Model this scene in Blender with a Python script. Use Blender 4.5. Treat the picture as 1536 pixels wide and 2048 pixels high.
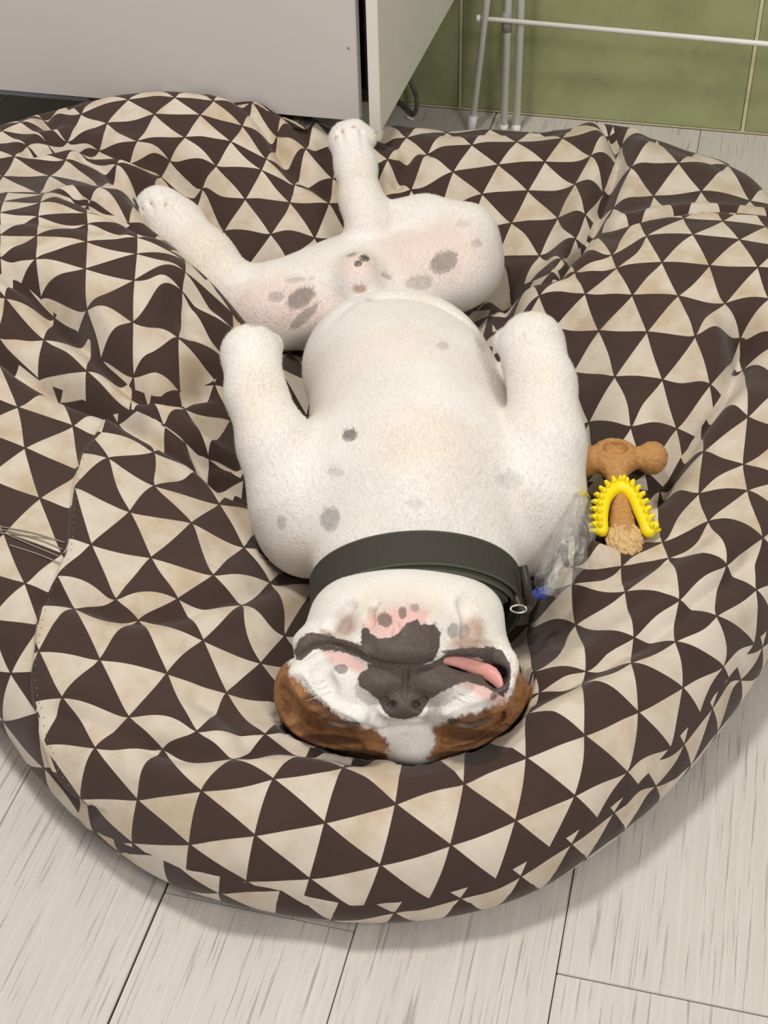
import bpy, bmesh, math, random
import numpy as np
from mathutils import Vector, Matrix

random.seed(7); rng = np.random.default_rng(7)
for o in list(bpy.data.objects): bpy.data.objects.remove(o, do_unlink=True)
scn = bpy.context.scene; COL = scn.collection

# ------------------------------------------------------------------ camera
FPX = 2790.0; CAMH = 1.1
TH = math.radians(40.6); ROLL = math.atan2(100, 3250); YAW = math.radians(15.1)
FW = np.array([-math.sin(YAW)*math.cos(TH), math.cos(YAW)*math.cos(TH), -math.sin(TH)])
_r0 = np.array([math.cos(YAW), math.sin(YAW), 0.0]); _u0 = np.cross(_r0, FW)
_c, _s = math.cos(ROLL), math.sin(ROLL)
RT = _c*_r0 - _s*_u0            # photo right
DN = -_s*_r0 - _c*_u0           # photo down
CAM = np.array([0.0, 0.0, CAMH])
cam = bpy.data.cameras.new('camera'); camo = bpy.data.objects.new('camera', cam); COL.objects.link(camo)
cam.sensor_fit = 'HORIZONTAL'; cam.sensor_width = 36.0; cam.lens = 36.0*FPX/1536.0; cam.clip_start = 0.02
M = Matrix.Identity(4)
for i in range(3):
    M[i][0] = RT[i]; M[i][1] = -DN[i]; M[i][2] = -FW[i]; M[i][3] = CAM[i]
camo.matrix_world = M; scn.camera = camo

# ------------------------------------------------------------------ world + lamp + exposure
w = bpy.data.worlds.new('world'); scn.world = w; w.use_nodes = True
w.node_tree.nodes['Background'].inputs[0].default_value = (1.0, 0.975, 0.95, 1)
w.node_tree.nodes['Background'].inputs[1].default_value = 0.46
def area(name, loc, target, size, power, col):
    l = bpy.data.lights.new(name, 'AREA'); l.shape = 'DISK'; l.size = size; l.energy = power; l.color = col
    o = bpy.data.objects.new(name, l); COL.objects.link(o); o.location = loc
    o.rotation_euler = (Vector(target)-Vector(loc)).to_track_quat('-Z', 'Y').to_euler(); return o
area('ceiling_lamp', (-0.62, 0.88, 2.45), (-0.35, 1.35, 0.1), 0.35, 30, (1.0, 0.955, 0.89))
area('ceiling_lamp_entry', (1.3, -0.6, 2.45), (-0.2, 1.3, 0.1), 0.7, 34, (1.0, 0.965, 0.92))
scn.view_settings.view_transform = 'Standard'; scn.view_settings.look = 'None'
scn.view_settings.exposure = -0.06; scn.view_settings.gamma = 1.0; scn.view_settings.use_curve_mapping = False

# ------------------------------------------------------------------ helpers
def P(px, py, z):
    v = RT*(px-768)/FPX + DN*(py-1024)/FPX + FW
    return CAM + v*((z-CAMH)/v[2])
def PD(px, py, depth):
    return CAM + (RT*(px-768)/FPX + DN*(py-1024)/FPX + FW)*depth
def PY(px, py, y):
    v = RT*(px-768)/FPX + DN*(py-1024)/FPX + FW
    return CAM + v*(y/v[1])
def proj(p):
    q = np.asarray(p) - CAM; dz = q@FW
    return 768+FPX*(q@RT)/dz, 1024+FPX*(q@DN)/dz, dz

def tag(o, label=None, cat=None, group=None, kind=None):
    if label: o['label'] = label
    if cat: o['category'] = cat
    if group: o['group'] = group
    if kind: o['kind'] = kind
    return o
def empty(name, loc=(0, 0, 0)):
    o = bpy.data.objects.new(name, None); COL.objects.link(o); o.location = loc; o.empty_display_size = .02; return o
def mesh_obj(name, verts, faces, mat, parent=None, smooth=True):
    me = bpy.data.meshes.new(name); me.from_pydata([tuple(map(float, v)) for v in verts], [], [tuple(map(int, f)) for f in faces])
    me.update()
    if smooth: me.polygons.foreach_set('use_smooth', [True]*len(me.polygons))
    return link(name, me, mat, parent)
def link(name, me, mat, parent=None):
    o = bpy.data.objects.new(name, me); COL.objects.link(o)
    if mat: me.materials.append(mat)
    if parent:
        o.parent = parent; o.matrix_parent_inverse = Matrix.Translation(parent.location).inverted()
    return o
def np_mesh(name, V, Q, mat, parent=None):
    """fast mesh from numpy verts and quads"""
    me = bpy.data.meshes.new(name); n, m = len(V), len(Q); k = Q.shape[1]
    me.vertices.add(n); me.vertices.foreach_set('co', np.ascontiguousarray(V, dtype=np.float32).ravel())
    me.loops.add(m*k); me.loops.foreach_set('vertex_index', np.ascontiguousarray(Q, dtype=np.int32).ravel())
    me.polygons.add(m); me.polygons.foreach_set('loop_start', np.arange(0, m*k, k, dtype=np.int32))
    me.polygons.foreach_set('loop_total', np.full(m, k, dtype=np.int32))
    me.polygons.foreach_set('use_smooth', np.ones(m, dtype=bool))
    me.update(calc_edges=True); me.validate()
    return link(name, me, mat, parent)
def bm_obj(name, bm, mat, parent=None, smooth=False):
    me = bpy.data.meshes.new(name); bm.to_mesh(me); bm.free()
    if smooth: me.polygons.foreach_set('use_smooth', [True]*len(me.polygons))
    return link(name, me, mat, parent)
def box(name, lo, hi, mat, parent=None, bevel=0.0):
    bm = bmesh.new(); bmesh.ops.create_cube(bm, size=1.0)
    for v in bm.verts:
        for i in range(3): v.co[i] = lo[i] + (v.co[i]+.5)*(hi[i]-lo[i])
    if bevel: bmesh.ops.bevel(bm, geom=bm.edges[:], offset=bevel, segments=2, affect='EDGES')
    return bm_obj(name, bm, mat, parent)
def catmull(pts, n=12, closed=False):
    pts = np.asarray(pts, float); out = []; m = len(pts)
    for i in range(m if closed else m-1):
        if closed: p0, p1, p2, p3 = pts[(i-1) % m], pts[i], pts[(i+1) % m], pts[(i+2) % m]
        else: p0, p1, p2, p3 = pts[max(i-1, 0)], pts[i], pts[i+1], pts[min(i+2, m-1)]
        for t in np.linspace(0, 1, n, endpoint=False):
            out.append(.5*((2*p1)+(-p0+p2)*t+(2*p0-5*p1+4*p2-p3)*t*t+(-p0+3*p1-3*p2+p3)*t**3))
    if not closed: out.append(pts[-1])
    return np.array(out)
def tube(name, pts, rad, mat, parent=None, seg=12, closed=False):
    pts = [Vector(p) for p in pts]; n = len(pts); V = []; Fc = []
    rad = list(rad) if hasattr(rad, '__len__') else [rad]*n
    ref = Vector((0.13, .27, .95)).normalized(); nrm = None
    for i, p in enumerate(pts):
        a = pts[(i-1) % n] if (closed or i > 0) else p
        b = pts[(i+1) % n] if (closed or i < n-1) else p
        t = (b-a).normalized()
        if nrm is None:
            nrm = t.cross(ref).normalized()
        else:
            nrm = (nrm - t*nrm.dot(t)).normalized()
        bi = t.cross(nrm)
        for k in range(seg):
            an = 2*math.pi*k/seg; V.append(p + (nrm*math.cos(an)+bi*math.sin(an))*rad[i])
    for i in range(n if closed else n-1):
        j = (i+1) % n
        for k in range(seg):
            l = (k+1) % seg; Fc.append((i*seg+k, i*seg+l, j*seg+l, j*seg+k))
    if not closed:
        Fc.append(tuple(range(seg-1, -1, -1))); Fc.append(tuple((n-1)*seg+k for k in range(seg)))
    return mesh_obj(name, V, Fc, mat, parent)

# ---- 2-D value noise for geometry
def _hash(ix, iy, s):
    h = (ix.astype(np.int64)*374761393 + iy.astype(np.int64)*668265263 + s*1442695041) & 0x7fffffff
    h = ((h ^ (h >> 13))*1274126177) & 0x7fffffff
    return ((h ^ (h >> 16)) & 0xffff)/65535.0*2-1
def vnoise(x, y, s=0):
    ix, iy = np.floor(x), np.floor(y); fx, fy = x-ix, y-iy
    ux, uy = fx*fx*fx*(fx*(fx*6-15)+10), fy*fy*fy*(fy*(fy*6-15)+10)
    a, b = _hash(ix, iy, s), _hash(ix+1, iy, s); c, d = _hash(ix, iy+1, s), _hash(ix+1, iy+1, s)
    return (a*(1-ux)+b*ux)*(1-uy)+(c*(1-ux)+d*ux)*uy

# ------------------------------------------------------------------ materials
class NT:
    def __init__(s, name):
        s.m = bpy.data.materials.new(name); s.m.use_nodes = True; s.t = s.m.node_tree; s.n = s.t.nodes; s.l = s.t.links
        s.b = s.n['Principled BSDF']; s.out = s.n['Material Output']
    def node(s, typ, **kw):
        n = s.n.new(typ)
        for k, v in kw.items(): setattr(n, k, v)
        return n
    def set(s, sock, v):
        if hasattr(v, 'is_output'): s.l.new(v, sock)
        else: sock.default_value = v
    def math(s, op, a, b=0.0, c=None, clamp=False):
        n = s.node('ShaderNodeMath', operation=op); n.use_clamp = clamp
        s.set(n.inputs[0], a); s.set(n.inputs[1], b)
        if c is not None: s.set(n.inputs[2], c)
        return n.outputs[0]
    def smooth(s, v, lo, hi):
        n = s.node('ShaderNodeMapRange', interpolation_type='SMOOTHSTEP')
        s.set(n.inputs[0], v); n.inputs[1].default_value = lo; n.inputs[2].default_value = hi; return n.outputs[0]
    def mix(s, f, a, b):
        n = s.node('ShaderNodeMix', data_type='RGBA'); s.set(n.inputs[0], f); s.set(n.inputs[6], a); s.set(n.inputs[7], b); return n.outputs[2]
    def noise(s, vec, scale, detail=4, rough=.55, out=0):
        n = s.node('ShaderNodeTexNoise'); s.set(n.inputs['Vector'], vec); n.inputs['Scale'].default_value = scale
        n.inputs['Detail'].default_value = detail; n.inputs['Roughness'].default_value = rough; return n.outputs[out]
    def coord(s, which='Object'): return s.node('ShaderNodeTexCoord').outputs[which]
    def mapping(s, vec, scale=(1, 1, 1), rot=(0, 0, 0), loc=(0, 0, 0)):
        n = s.node('ShaderNodeMapping'); s.set(n.inputs[0], vec); n.inputs['Scale'].default_value = scale
        n.inputs['Rotation'].default_value = rot; n.inputs['Location'].default_value = loc; return n.outputs[0]
    def attr(s, name):
        n = s.node('ShaderNodeAttribute'); n.attribute_name = name; return n.outputs['Fac']
    def bump(s, h, strength=.3, dist=.001):
        n = s.node('ShaderNodeBump'); n.inputs['Strength'].default_value = strength; n.inputs['Distance'].default_value = dist
        s.set(n.inputs['Height'], h); s.l.new(n.outputs[0], s.b.inputs['Normal'])
    def base(s, c): s.set(s.b.inputs['Base Color'], c)
    def rough(s, r): s.set(s.b.inputs['Roughness'], r)
def lin(r, g, b):
    f = lambda c: (c/255/12.92) if c/255 <= .04045 else ((c/255+.055)/1.055)**2.4
    return (f(r), f(g), f(b), 1)
def plain(name, col, rough=.5, nscale=40, namp=.06, bump=.0, metallic=0):
    t = NT(name); n = t.noise(t.coord(), nscale, 3)
    d = tuple(c*(1-namp) for c in col[:3])+(1,); e = tuple(min(1, c*(1+namp)) for c in col[:3])+(1,)
    t.base(t.mix(n, d, e)); t.rough(rough); t.b.inputs['Metallic'].default_value = metallic
    if bump: t.bump(n, bump, .001)
    return t.m

def mat_wood():
    t = NT('pale_laminate'); co = t.coord('Object')
    oi = t.node('ShaderNodeObjectInfo').outputs['Random']
    off = t.node('ShaderNodeVectorMath', operation='ADD'); t.set(off.inputs[0], co)
    cmb = t.node('ShaderNodeCombineXYZ'); t.set(cmb.inputs[0], t.math('MULTIPLY', oi, 7.3)); t.set(cmb.inputs[1], t.math('MULTIPLY', oi, 13.1))
    t.l.new(cmb.outputs[0], off.inputs[1]); v = off.outputs[0]
    warp = t.noise(t.mapping(v, (6, 1.5, 1)), 2.0, 3)
    wv = t.node('ShaderNodeTexWave', wave_type='BANDS', bands_direction='X'); t.set(wv.inputs['Vector'], t.mapping(v, (1, .05, 1)))
    wv.inputs['Scale'].default_value = 30; wv.inputs['Distortion'].default_value = 9; wv.inputs['Detail'].default_value = 2.5; wv.inputs['Detail Scale'].default_value = 1.4
    fine = t.noise(t.mapping(v, (330, 9, 1)), 1.0, 5, .6)
    streak = t.noise(t.mapping(v, (45, 1.6, 1)), 1.0, 4, .6)
    g = t.math('MULTIPLY', wv.outputs[1], .2); g = t.math('ADD', g, t.math('MULTIPLY', fine, .55)); g = t.math('ADD', g, t.math('MULTIPLY', streak, .35))
    line = t.smooth(fine, .50, .66); line = t.math('MULTIPLY', line, t.smooth(wv.outputs[1], .15, .8))
    c = t.mix(t.smooth(g, .35, 1.1), lin(205, 198, 191), lin(225, 220, 215))
    c = t.mix(t.math('MULTIPLY', line, .75), c, lin(148, 138, 128))
    c = t.mix(t.math('MULTIPLY', t.smooth(warp, .62, .85), .35), c, lin(174, 163, 152))
    c = t.mix(t.math('MULTIPLY', oi, .16), c, lin(190, 182, 173))
    t.base(c); t.rough(.42); t.bump(t.math('SUBTRACT', g, t.math('MULTIPLY', line, 1.2)), .35, .0008); return t.m
def mat_tile():
    t = NT('green_tile'); v = t.coord('Object')
    a = t.noise(v, 9, 5, .6); b = t.noise(v, 60, 4, .6)
    c = t.mix(t.smooth(a, .3, .7), lin(138, 144, 101), lin(160, 165, 120))
    c = t.mix(t.math('MULTIPLY', t.smooth(b, .4, .75), .3), c, lin(165, 168, 125))
    t.base(c); t.rough(.32); t.bump(a, .12, .002); return t.m
def mat_fabric():
    t = NT('triangle_print_fabric'); uv = t.node('ShaderNodeUVMap'); uv.uv_map = 'print'
    uvb = t.node('ShaderNodeUVMap'); uvb.uv_map = 'print_b'; uvp = t.node('ShaderNodeUVMap'); uvp.uv_map = 'panel'
    sp = t.node('ShaderNodeSeparateXYZ'); t.l.new(uvp.outputs[0], sp.inputs[0])
    mv = t.node('ShaderNodeMix', data_type='VECTOR'); t.set(mv.inputs[0], t.math('GREATER_THAN', sp.outputs[0], 0.0)); t.l.new(uvb.outputs[0], mv.inputs[4]); t.l.new(uv.outputs[0], mv.inputs[5])
    s = t.node('ShaderNodeSeparateXYZ'); t.l.new(mv.outputs[1], s.inputs[0]); u, v = s.outputs[0], s.outputs[1]
    fu, fv = t.math('FRACT', u), t.math('FRACT', v); sm = t.math('ADD', fu, fv)
    dark = t.smooth(t.math('SUBTRACT', 1.0, sm), -.006, .006)
    # thin dark keylines on all three edge families
    def edge(f): return t.math('MINIMUM', f, t.math('SUBTRACT', 1.0, f))
    e = t.math('MINIMUM', t.math('MINIMUM', edge(fu), edge(fv)), edge(t.math('FRACT', sm)))
    key = t.math('SUBTRACT', 1.0, t.smooth(e, .008, .022))
    dark = t.math('MAXIMUM', dark, key)
    o = t.coord('Object')
    st = t.noise(o, 17, 6, .62); st2 = t.noise(o, 75, 4, .6); big = t.noise(o, 5, 3)
    light = t.mix(t.smooth(st, .38, .70), lin(209, 197, 181), lin(188, 168, 141))
    light = t.mix(t.math('MULTIPLY', t.smooth(st2, .55, .8), .35), light, lin(178, 156, 126))
    light = t.mix(t.math('MULTIPLY', t.smooth(big, .4, .7), .35), light, lin(211, 203, 194))
    dk = t.mix(st, lin(60, 44, 39), lin(72, 54, 47))
    t.base(t.mix(dark, light, dk)); t.rough(.85); t.b.inputs['Specular IOR Level'].default_value = .25
    t.b.inputs['Sheen Weight'].default_value = .15
    wv = t.noise(t.mapping(o, (900, 900, 900)), 1, 2); lo = t.noise(o, 28, 3)
    t.bump(t.math('ADD', t.math('MULTIPLY', wv, .15), lo), .22, .003); return t.m
def mat_dog():
    t = NT('short_dog_coat'); o = t.coord('Object')
    vec = t.mapping(o, (700, 150, 450), rot=(0, 0, YAW)); fur = t.noise(vec, 1.0, 3, .6)
    furb = t.noise(t.mapping(o, (330, 70, 210), rot=(0, 0, YAW)), 1.0, 4, .65)
    n = t.noise(o, 260, 4, .65); n0 = t.math('SUBTRACT', n, .5); nb = t.math('SUBTRACT', t.noise(o, 90, 4), .5)
    fb = t.math('SUBTRACT', furb, .5)
    big = t.noise(o, 14, 4)
    white = t.mix(t.smooth(big, .3, .7), lin(243, 240, 237), lin(238, 232, 225))
    white = t.mix(t.math('MULTIPLY', t.smooth(fur, .35, .7), .22), white, lin(214, 204, 191))
    skin = lin(232, 208, 198)
    c = t.mix(t.math('MULTIPLY', t.attr('skin'), .75), white, skin)
    yel = t.math('MULTIPLY', t.attr('warm'), .42); c = t.mix(yel, c, lin(226, 205, 170))
    tn = t.math('ADD', t.attr('m_tan'), t.math('MULTIPLY', nb, .5)); c = t.mix(t.math('MULTIPLY', t.smooth(tn, .05, 1.25), .8), c, lin(150, 98, 68))
    br = t.math('ADD', t.attr('m_brown'), t.math('ADD', t.math('MULTIPLY', fb, .010), t.math('MULTIPLY', nb, .006)))
    brc = t.mix(furb, lin(128, 84, 50), lin(192, 142, 98)); brc = t.mix(t.math('MULTIPLY', t.smooth(nb, -.05, .2), .45), brc, lin(104, 66, 40)); brc = t.mix(t.math('MULTIPLY', t.smooth(big, .4, .65), .3), brc, lin(118, 80, 54))
    brc = t.mix(t.math('MULTIPLY', t.smooth(t.math('ADD', t.attr('m_lid_foldshade'), t.math('MULTIPLY', fb, .5)), .05, .8), .8), brc, lin(74, 48, 34))  # dark lid pigment, and fold shade mixed into the brown
    c = t.mix(t.smooth(br, -.002, .003), c, brc)
    pk = t.math('ADD', t.attr('m_pink'), t.math('MULTIPLY', nb, .007)); c = t.mix(t.math('MULTIPLY', t.smooth(pk, -.004, .004), .92), c, lin(228, 186, 180))
    sd = t.math('ADD', t.attr('spot_d'), t.math('ADD', t.math('MULTIPLY', fb, .7), t.math('MULTIPLY', n0, .3)))
    c = t.mix(t.math('MULTIPLY', t.smooth(sd, -.02, .22), t.attr('spot_a')), c, lin(88, 80, 72))
    dk = t.math('ADD', t.attr('m_dark'), t.math('ADD', t.math('MULTIPLY', n0, .003), t.math('MULTIPLY', nb, .0035)))
    dm = t.smooth(dk, -.0006, .0009)
    c = t.mix(dm, c, t.mix(n, lin(66, 57, 53), lin(108, 96, 89)))
    t.base(c); t.set(t.b.inputs['Roughness'], t.math('SUBTRACT', .85, t.math('MULTIPLY', dm, .28)))
    t.b.inputs['Specular IOR Level'].default_value = .3
    t.b.inputs['Subsurface Weight'].default_value = .06; t.b.inputs['Subsurface Radius'].default_value = (.012, .006, .004); t.b.inputs['Subsurface Scale'].default_value = .5
    t.bump(t.math('ADD', furb, t.math('MULTIPLY', fur, .5)), .28, .0022); return t.m

M_WOOD = mat_wood(); M_TILE = mat_tile(); M_FAB = mat_fabric(); M_DOG = mat_dog()
M_GROUT = plain('grout', lin(206, 196, 160), .9, 80, .15)
M_SUB = plain('dark_joint', lin(60, 52, 45), .9, 90, .2)
M_WHITE = plain('white_laminate', lin(204, 198, 194), .45, 5, .02)
M_WEDGE = plain('white_edging', lin(226, 222, 212), .5, 30, .03)
M_RECESS_SHADE = plain('recess_shade', lin(58, 50, 44), .8, 30, .1)  # dark tone stands in for shade inside and under the cabinet
M_ALU = plain('grey_trim', lin(120, 122, 128), .35, 50, .05, metallic=.6)
M_RACK = plain('white_coated_wire', lin(240, 238, 234), .35, 30, .03)
M_GREYP = plain('grey_plastic', lin(150, 150, 148), .5, 30, .05)
M_CABLE = plain('grey_cable', lin(96, 92, 84), .5, 30, .05)
M_STRAP = plain('charcoal_webbing', lin(58, 53, 47), .8, 900, .3, .5)
M_STRAPIN = plain('olive_lining', lin(76, 78, 66), .9, 700, .25, .4)
M_BLACKP = plain('black_plastic', lin(52, 48, 42), .45, 60, .1)
M_STEEL = plain('steel', lin(190, 186, 178), .25, 60, .05, metallic=1)
M_BLUE = plain('blue_tag', lin(62, 76, 150), .35, 60, .15)
M_TONGUE = plain('tongue_pink', lin(230, 164, 154), .4, 160, .12, .6)
M_CLAW = plain('claw_horn', lin(226, 190, 165), .45, 90, .1)
M_YEL = plain('yellow_rubber', lin(246, 222, 24), .42, 60, .05)
M_CHEW = plain('chewed_brown_nylon', lin(184, 136, 82), .75, 260, .32, .9)
M_FRAY = plain('frayed_nylon', lin(214, 178, 128), .9, 420, .3, 1.0)
M_THREAD = plain('stitch_thread', lin(150, 140, 128), .9, 60, .1)
M_DEBRIS = plain('white_debris', lin(232, 230, 226), .6, 60, .05)
def mat_film():
    t = NT('clear_film'); pr = t.smooth(t.attr('print_y'), .35, .6); n = t.noise(t.coord(), 90, 4, .6)
    t.base(t.mix(pr, (.86, .86, .84, 1), lin(240, 222, 70))); t.rough(.12); t.bump(n, .5, .003)
    t.b.inputs['Specular IOR Level'].default_value = .8
    t.set(t.b.inputs['Alpha'], t.math('MAXIMUM', t.math('MULTIPLY', pr, .9), t.math('ADD', .14, t.math('MULTIPLY', t.smooth(n, .5, .75), .35))))
    return t.m
M_FILM = mat_film()

# ------------------------------------------------------------------ floor
WALL_Y = 2.365
floor = box('floor', (-3.0, -1.0, -.03), (2.6, WALL_Y+.1, -.0045), M_SUB); tag(floor, 'dark subfloor seen in the joints between pale wood planks', 'floor', kind='structure')
PW = .1825; X0 = -.0385; LEN = 1.28
for c in range(-16, 14):
    xa, xb = X0+c*PW, X0+(c+1)*PW
    y0 = .672 if c % 2 == 0 else .672+LEN*.5
    gap = .0011 if c == -2 else .0006
    for k in range(-2, 3):
        ya, yb = max(y0+k*LEN, -1.0), min(y0+(k+1)*LEN, WALL_Y-.004)
        if yb-ya < .02: continue
        lft = xa + (.0016 if c == -2 else .0005)
        box('plank', (lft, ya+.0006, -.004), (xb-.0005, yb-.0006, random.uniform(-.0003, .0002)), M_WOOD, floor, .0006)

# ------------------------------------------------------------------ tiled wall
wall = box('wall_back', (-3.0, WALL_Y-.0028, 0), (2.6, WALL_Y+.12, 2.6), M_GROUT); tag(wall, 'green tiled wall with cream grout behind the dog bed', 'wall', kind='structure')
TW = .503; TX = .0325
for i in range(-6, 6):
    for j in range(0, 7):
        za, zb = .004+j*.36, .004+(j+1)*.36-.006
        box('tile', (TX+i*TW+.003, WALL_Y-.004, za), (TX+(i+1)*TW-.003, WALL_Y+.002, min(zb, 2.6)), M_TILE, wall, .0012)

# ------------------------------------------------------------------ white cabinet
ZB = .25
cab = empty('cabinet', (-1.05, 2.05, ZB)); tag(cab, 'white wall-hung cabinet above the far left edge of the bed', 'cabinet')
box('drawer_front', (-1.62, 1.760, ZB), (-.493, 1.778, .56), M_WHITE, cab, .001)
box('side_panel', (-.478, 1.757, ZB-.012), (-.462, WALL_Y-.005, .57), M_WEDGE, cab, .0008)
box('side_panel', (-1.64, 1.765, ZB-.004), (-1.622, WALL_Y-.005, .57), M_WHITE, cab, .0008)
box('bottom_panel', (-1.622, 1.80, ZB+.012), (-.4785, WALL_Y-.005, ZB+.03), M_RECESS_SHADE, cab)  # white cabinet's underside coloured dark as painted shade
box('top_panel', (-1.64, 1.755, .571), (-.455, WALL_Y-.005, .59), M_WHITE, cab, .001)
box('gap_shade_panel', (-.4929, 1.80, ZB+.031), (-.4785, 1.82, .57), M_RECESS_SHADE, cab)  # added dark strip, paints the shade in the gap beside the drawer
box('trim_strip', (-1.62, 1.7605, ZB-.007), (-.9, 1.777, ZB-.0005), M_ALU, cab, .001)
s = PY(697, 95, 1.7598)
tube('screw_cap', [s, s+np.array([0, -.0012, 0])], .0016, M_GREYP, cab, 10)

# ------------------------------------------------------------------ drying rack
RY = 2.29
rk = empty('drying_rack', (-.36, RY, 0)); tag(rk, 'white wire clothes drying rack standing against the green tiles', 'rack')
def rp(px, py, y=RY): return PY(px, py, y)
def vert(name, px0, py0, px1, py1, r, z1=1.0, y=RY):
    a, b = rp(px0, py0, y), rp(px1, py1, y); d = (b-a)/(b[2]-a[2])
    tube(name, [a+d*(0.004-a[2]), a+d*(z1-a[2])], r, M_RACK, rk)
vert('post', 1008, 250, 1016.5, 0, .0065); vert('post', 1032.5, 254, 1042.5, 0, .0065, y=RY+.004)
vert('slanted_leg', 945.5, 240, 974, 0, .0058, y=RY-.012)
a, b = rp(963, 37, RY-.008), rp(1536, 88, RY-.008); d = (b-a)/np.linalg.norm(b-a)
tube('crossbar', [a, a+d*1.1], .0042, M_RACK, rk)
a2 = a-d*.002; tube('bar_cap', [a2-d*.006, a2], .0058, M_RACK, rk)
jc = rp(1014, 44); tube('joint_clip', [jc+np.array([0, 0, -.016]), jc+np.array([0, 0, .016])], .0085, M_GREYP, rk)
fa, fb_ = rp(945, 240, RY-.012), rp(948, 222, RY-.012); d = (fb_-fa)/(fb_[2]-fa[2])
tube('foot_cap', [fa+d*(.001-fa[2]), fa+d*(.03-fa[2])], .0078, M_RACK, rk)
for px in (1008, 1033):
    f0 = rp(px, 252); f0[2] = .001; tube('foot_cap', [f0, f0+np.array([0, 0, .012])], .0075, M_RACK, rk)

cb = tube('power_cable', catmull([PY(815, 150, 2.33), PY(828, 180, 2.325), PY(834, 205, 2.31), P(826, 228, .005), P(800, 205, .005), P(775, 190, .005)], 10), .0042, M_CABLE)
tag(cb, 'thin grey cable hanging down behind the white cabinet side panel', 'cable')

# ------------------------------------------------------------------ bulldog body: one continuous surface from a signed distance field
def grid(lo, hi, h, fill=.03):
    global VX, GLO, GHI, GN, GD, AX
    VX = h; GLO = np.array(lo, float); GHI = np.array(hi, float); GN = np.ceil((GHI-GLO)/VX).astype(int)+1
    GD = np.full(GN, fill, dtype=np.float32); AX = [GLO[i]+VX*np.arange(GN[i]) for i in range(3)]
hb = BODYX = np.array([[math.cos(YAW), math.sin(YAW), 0], [-math.sin(YAW), math.cos(YAW), 0], [0, 0, 1.0]])
tl = math.radians(16); CU = np.array([0, 0, 1.0])*math.cos(tl)-hb[1]*math.sin(tl); CA = hb[1]*math.cos(tl)+np.array([0, 0, 1.0])*math.sin(tl)
ca_, cb_ = .1000, .090; ctop = P(832, 1106, .232); CC = ctop-CU*cb_      # collar ring: half axes and centre
def _sub(c, ext):
    lo = np.maximum(((c-ext-GLO)/VX).astype(int), 0); hi = np.minimum(((c+ext-GLO)/VX).astype(int)+2, GN)
    sl = tuple(slice(lo[i], hi[i]) for i in range(3))
    X, Y, Z = np.meshgrid(*[AX[i][sl[i]] for i in range(3)], indexing='ij', sparse=True)
    return sl, X.astype(np.float32), Y.astype(np.float32), Z.astype(np.float32)
def _smin(a, b, k):
    h = np.maximum(k-np.abs(a-b), 0)/k
    return np.minimum(a, b)-h*h*k*.25
def _smax(a, b, k): return -_smin(-a, -b, k)
HEADX = np.array([[*RT], [*DN], [*(-FW)]])
def ell(c, r, k=.02, ax=BODYX, cut=False):
    c = np.asarray(c); r = np.asarray(r, float); ext = np.abs(ax.T)@r + .035 + k
    sl, X, Y, Z = _sub(c, ext); X, Y, Z = X-c[0], Y-c[1], Z-c[2]
    k0 = 0; k1 = 0
    for i in range(3):
        q = X*ax[i][0]+Y*ax[i][1]+Z*ax[i][2]
        k0 = k0+(q/r[i])**2; k1 = k1+(q/(r[i]*r[i]))**2
    k0 = np.sqrt(k0); k1 = np.sqrt(k1)+1e-9; d = k0*(k0-1)/k1
    GD[sl] = _smax(GD[sl], -d, k) if cut else _smin(GD[sl], d, k)
def cap(a, b, ra, rb, k=.02, cut=False):
    a, b = np.asarray(a), np.asarray(b); c = (a+b)/2; ext = np.abs(b-a)/2+max(ra, rb)+.035+k
    sl, X, Y, Z = _sub(c, ext); X, Y, Z = X-a[0], Y-a[1], Z-a[2]; v = b-a
    t = np.clip((X*v[0]+Y*v[1]+Z*v[2])/(v@v), 0, 1)
    d = np.sqrt((X-t*v[0])**2+(Y-t*v[1])**2+(Z-t*v[2])**2)-(ra+t*(rb-ra))
    GD[sl] = _smax(GD[sl], -d, k) if cut else _smin(GD[sl], d, k)
def chain(pts, rs, k=.02, cut=False):
    for i in range(len(pts)-1): cap(pts[i], pts[i+1], rs[i], rs[i+1], k, cut)
def rotz(ax, deg):
    a = math.radians(deg); R = np.array([[math.cos(a), math.sin(a), 0], [-math.sin(a), math.cos(a), 0], [0, 0, 1]])
    return R@ax

# head: chin up, nose towards the viewer
H0 = P(805, 1330, .175); HD = proj(H0)[2]; PXM = HD/FPX
def hp(px, py, wv): return PD(px, py, HD-wv)
def hell(px, py, wv, rx, ry, rw, k=.012, cut=False, rot=0):
    ell(hp(px, py, wv), (rx*PXM, ry*PXM, rw), k, rotz(HEADX, rot), cut)
def hchain(pts, r, k=.006, cut=False):
    q = [hp(*p) for p in catmull(pts, 5)]; n = len(q); rr = [r*PXM]*n if not hasattr(r, '__len__') else list(np.interp(np.linspace(0, 1, n), np.linspace(0, 1, len(r)), r)*PXM)
    chain(q, rr, k, cut)
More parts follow.
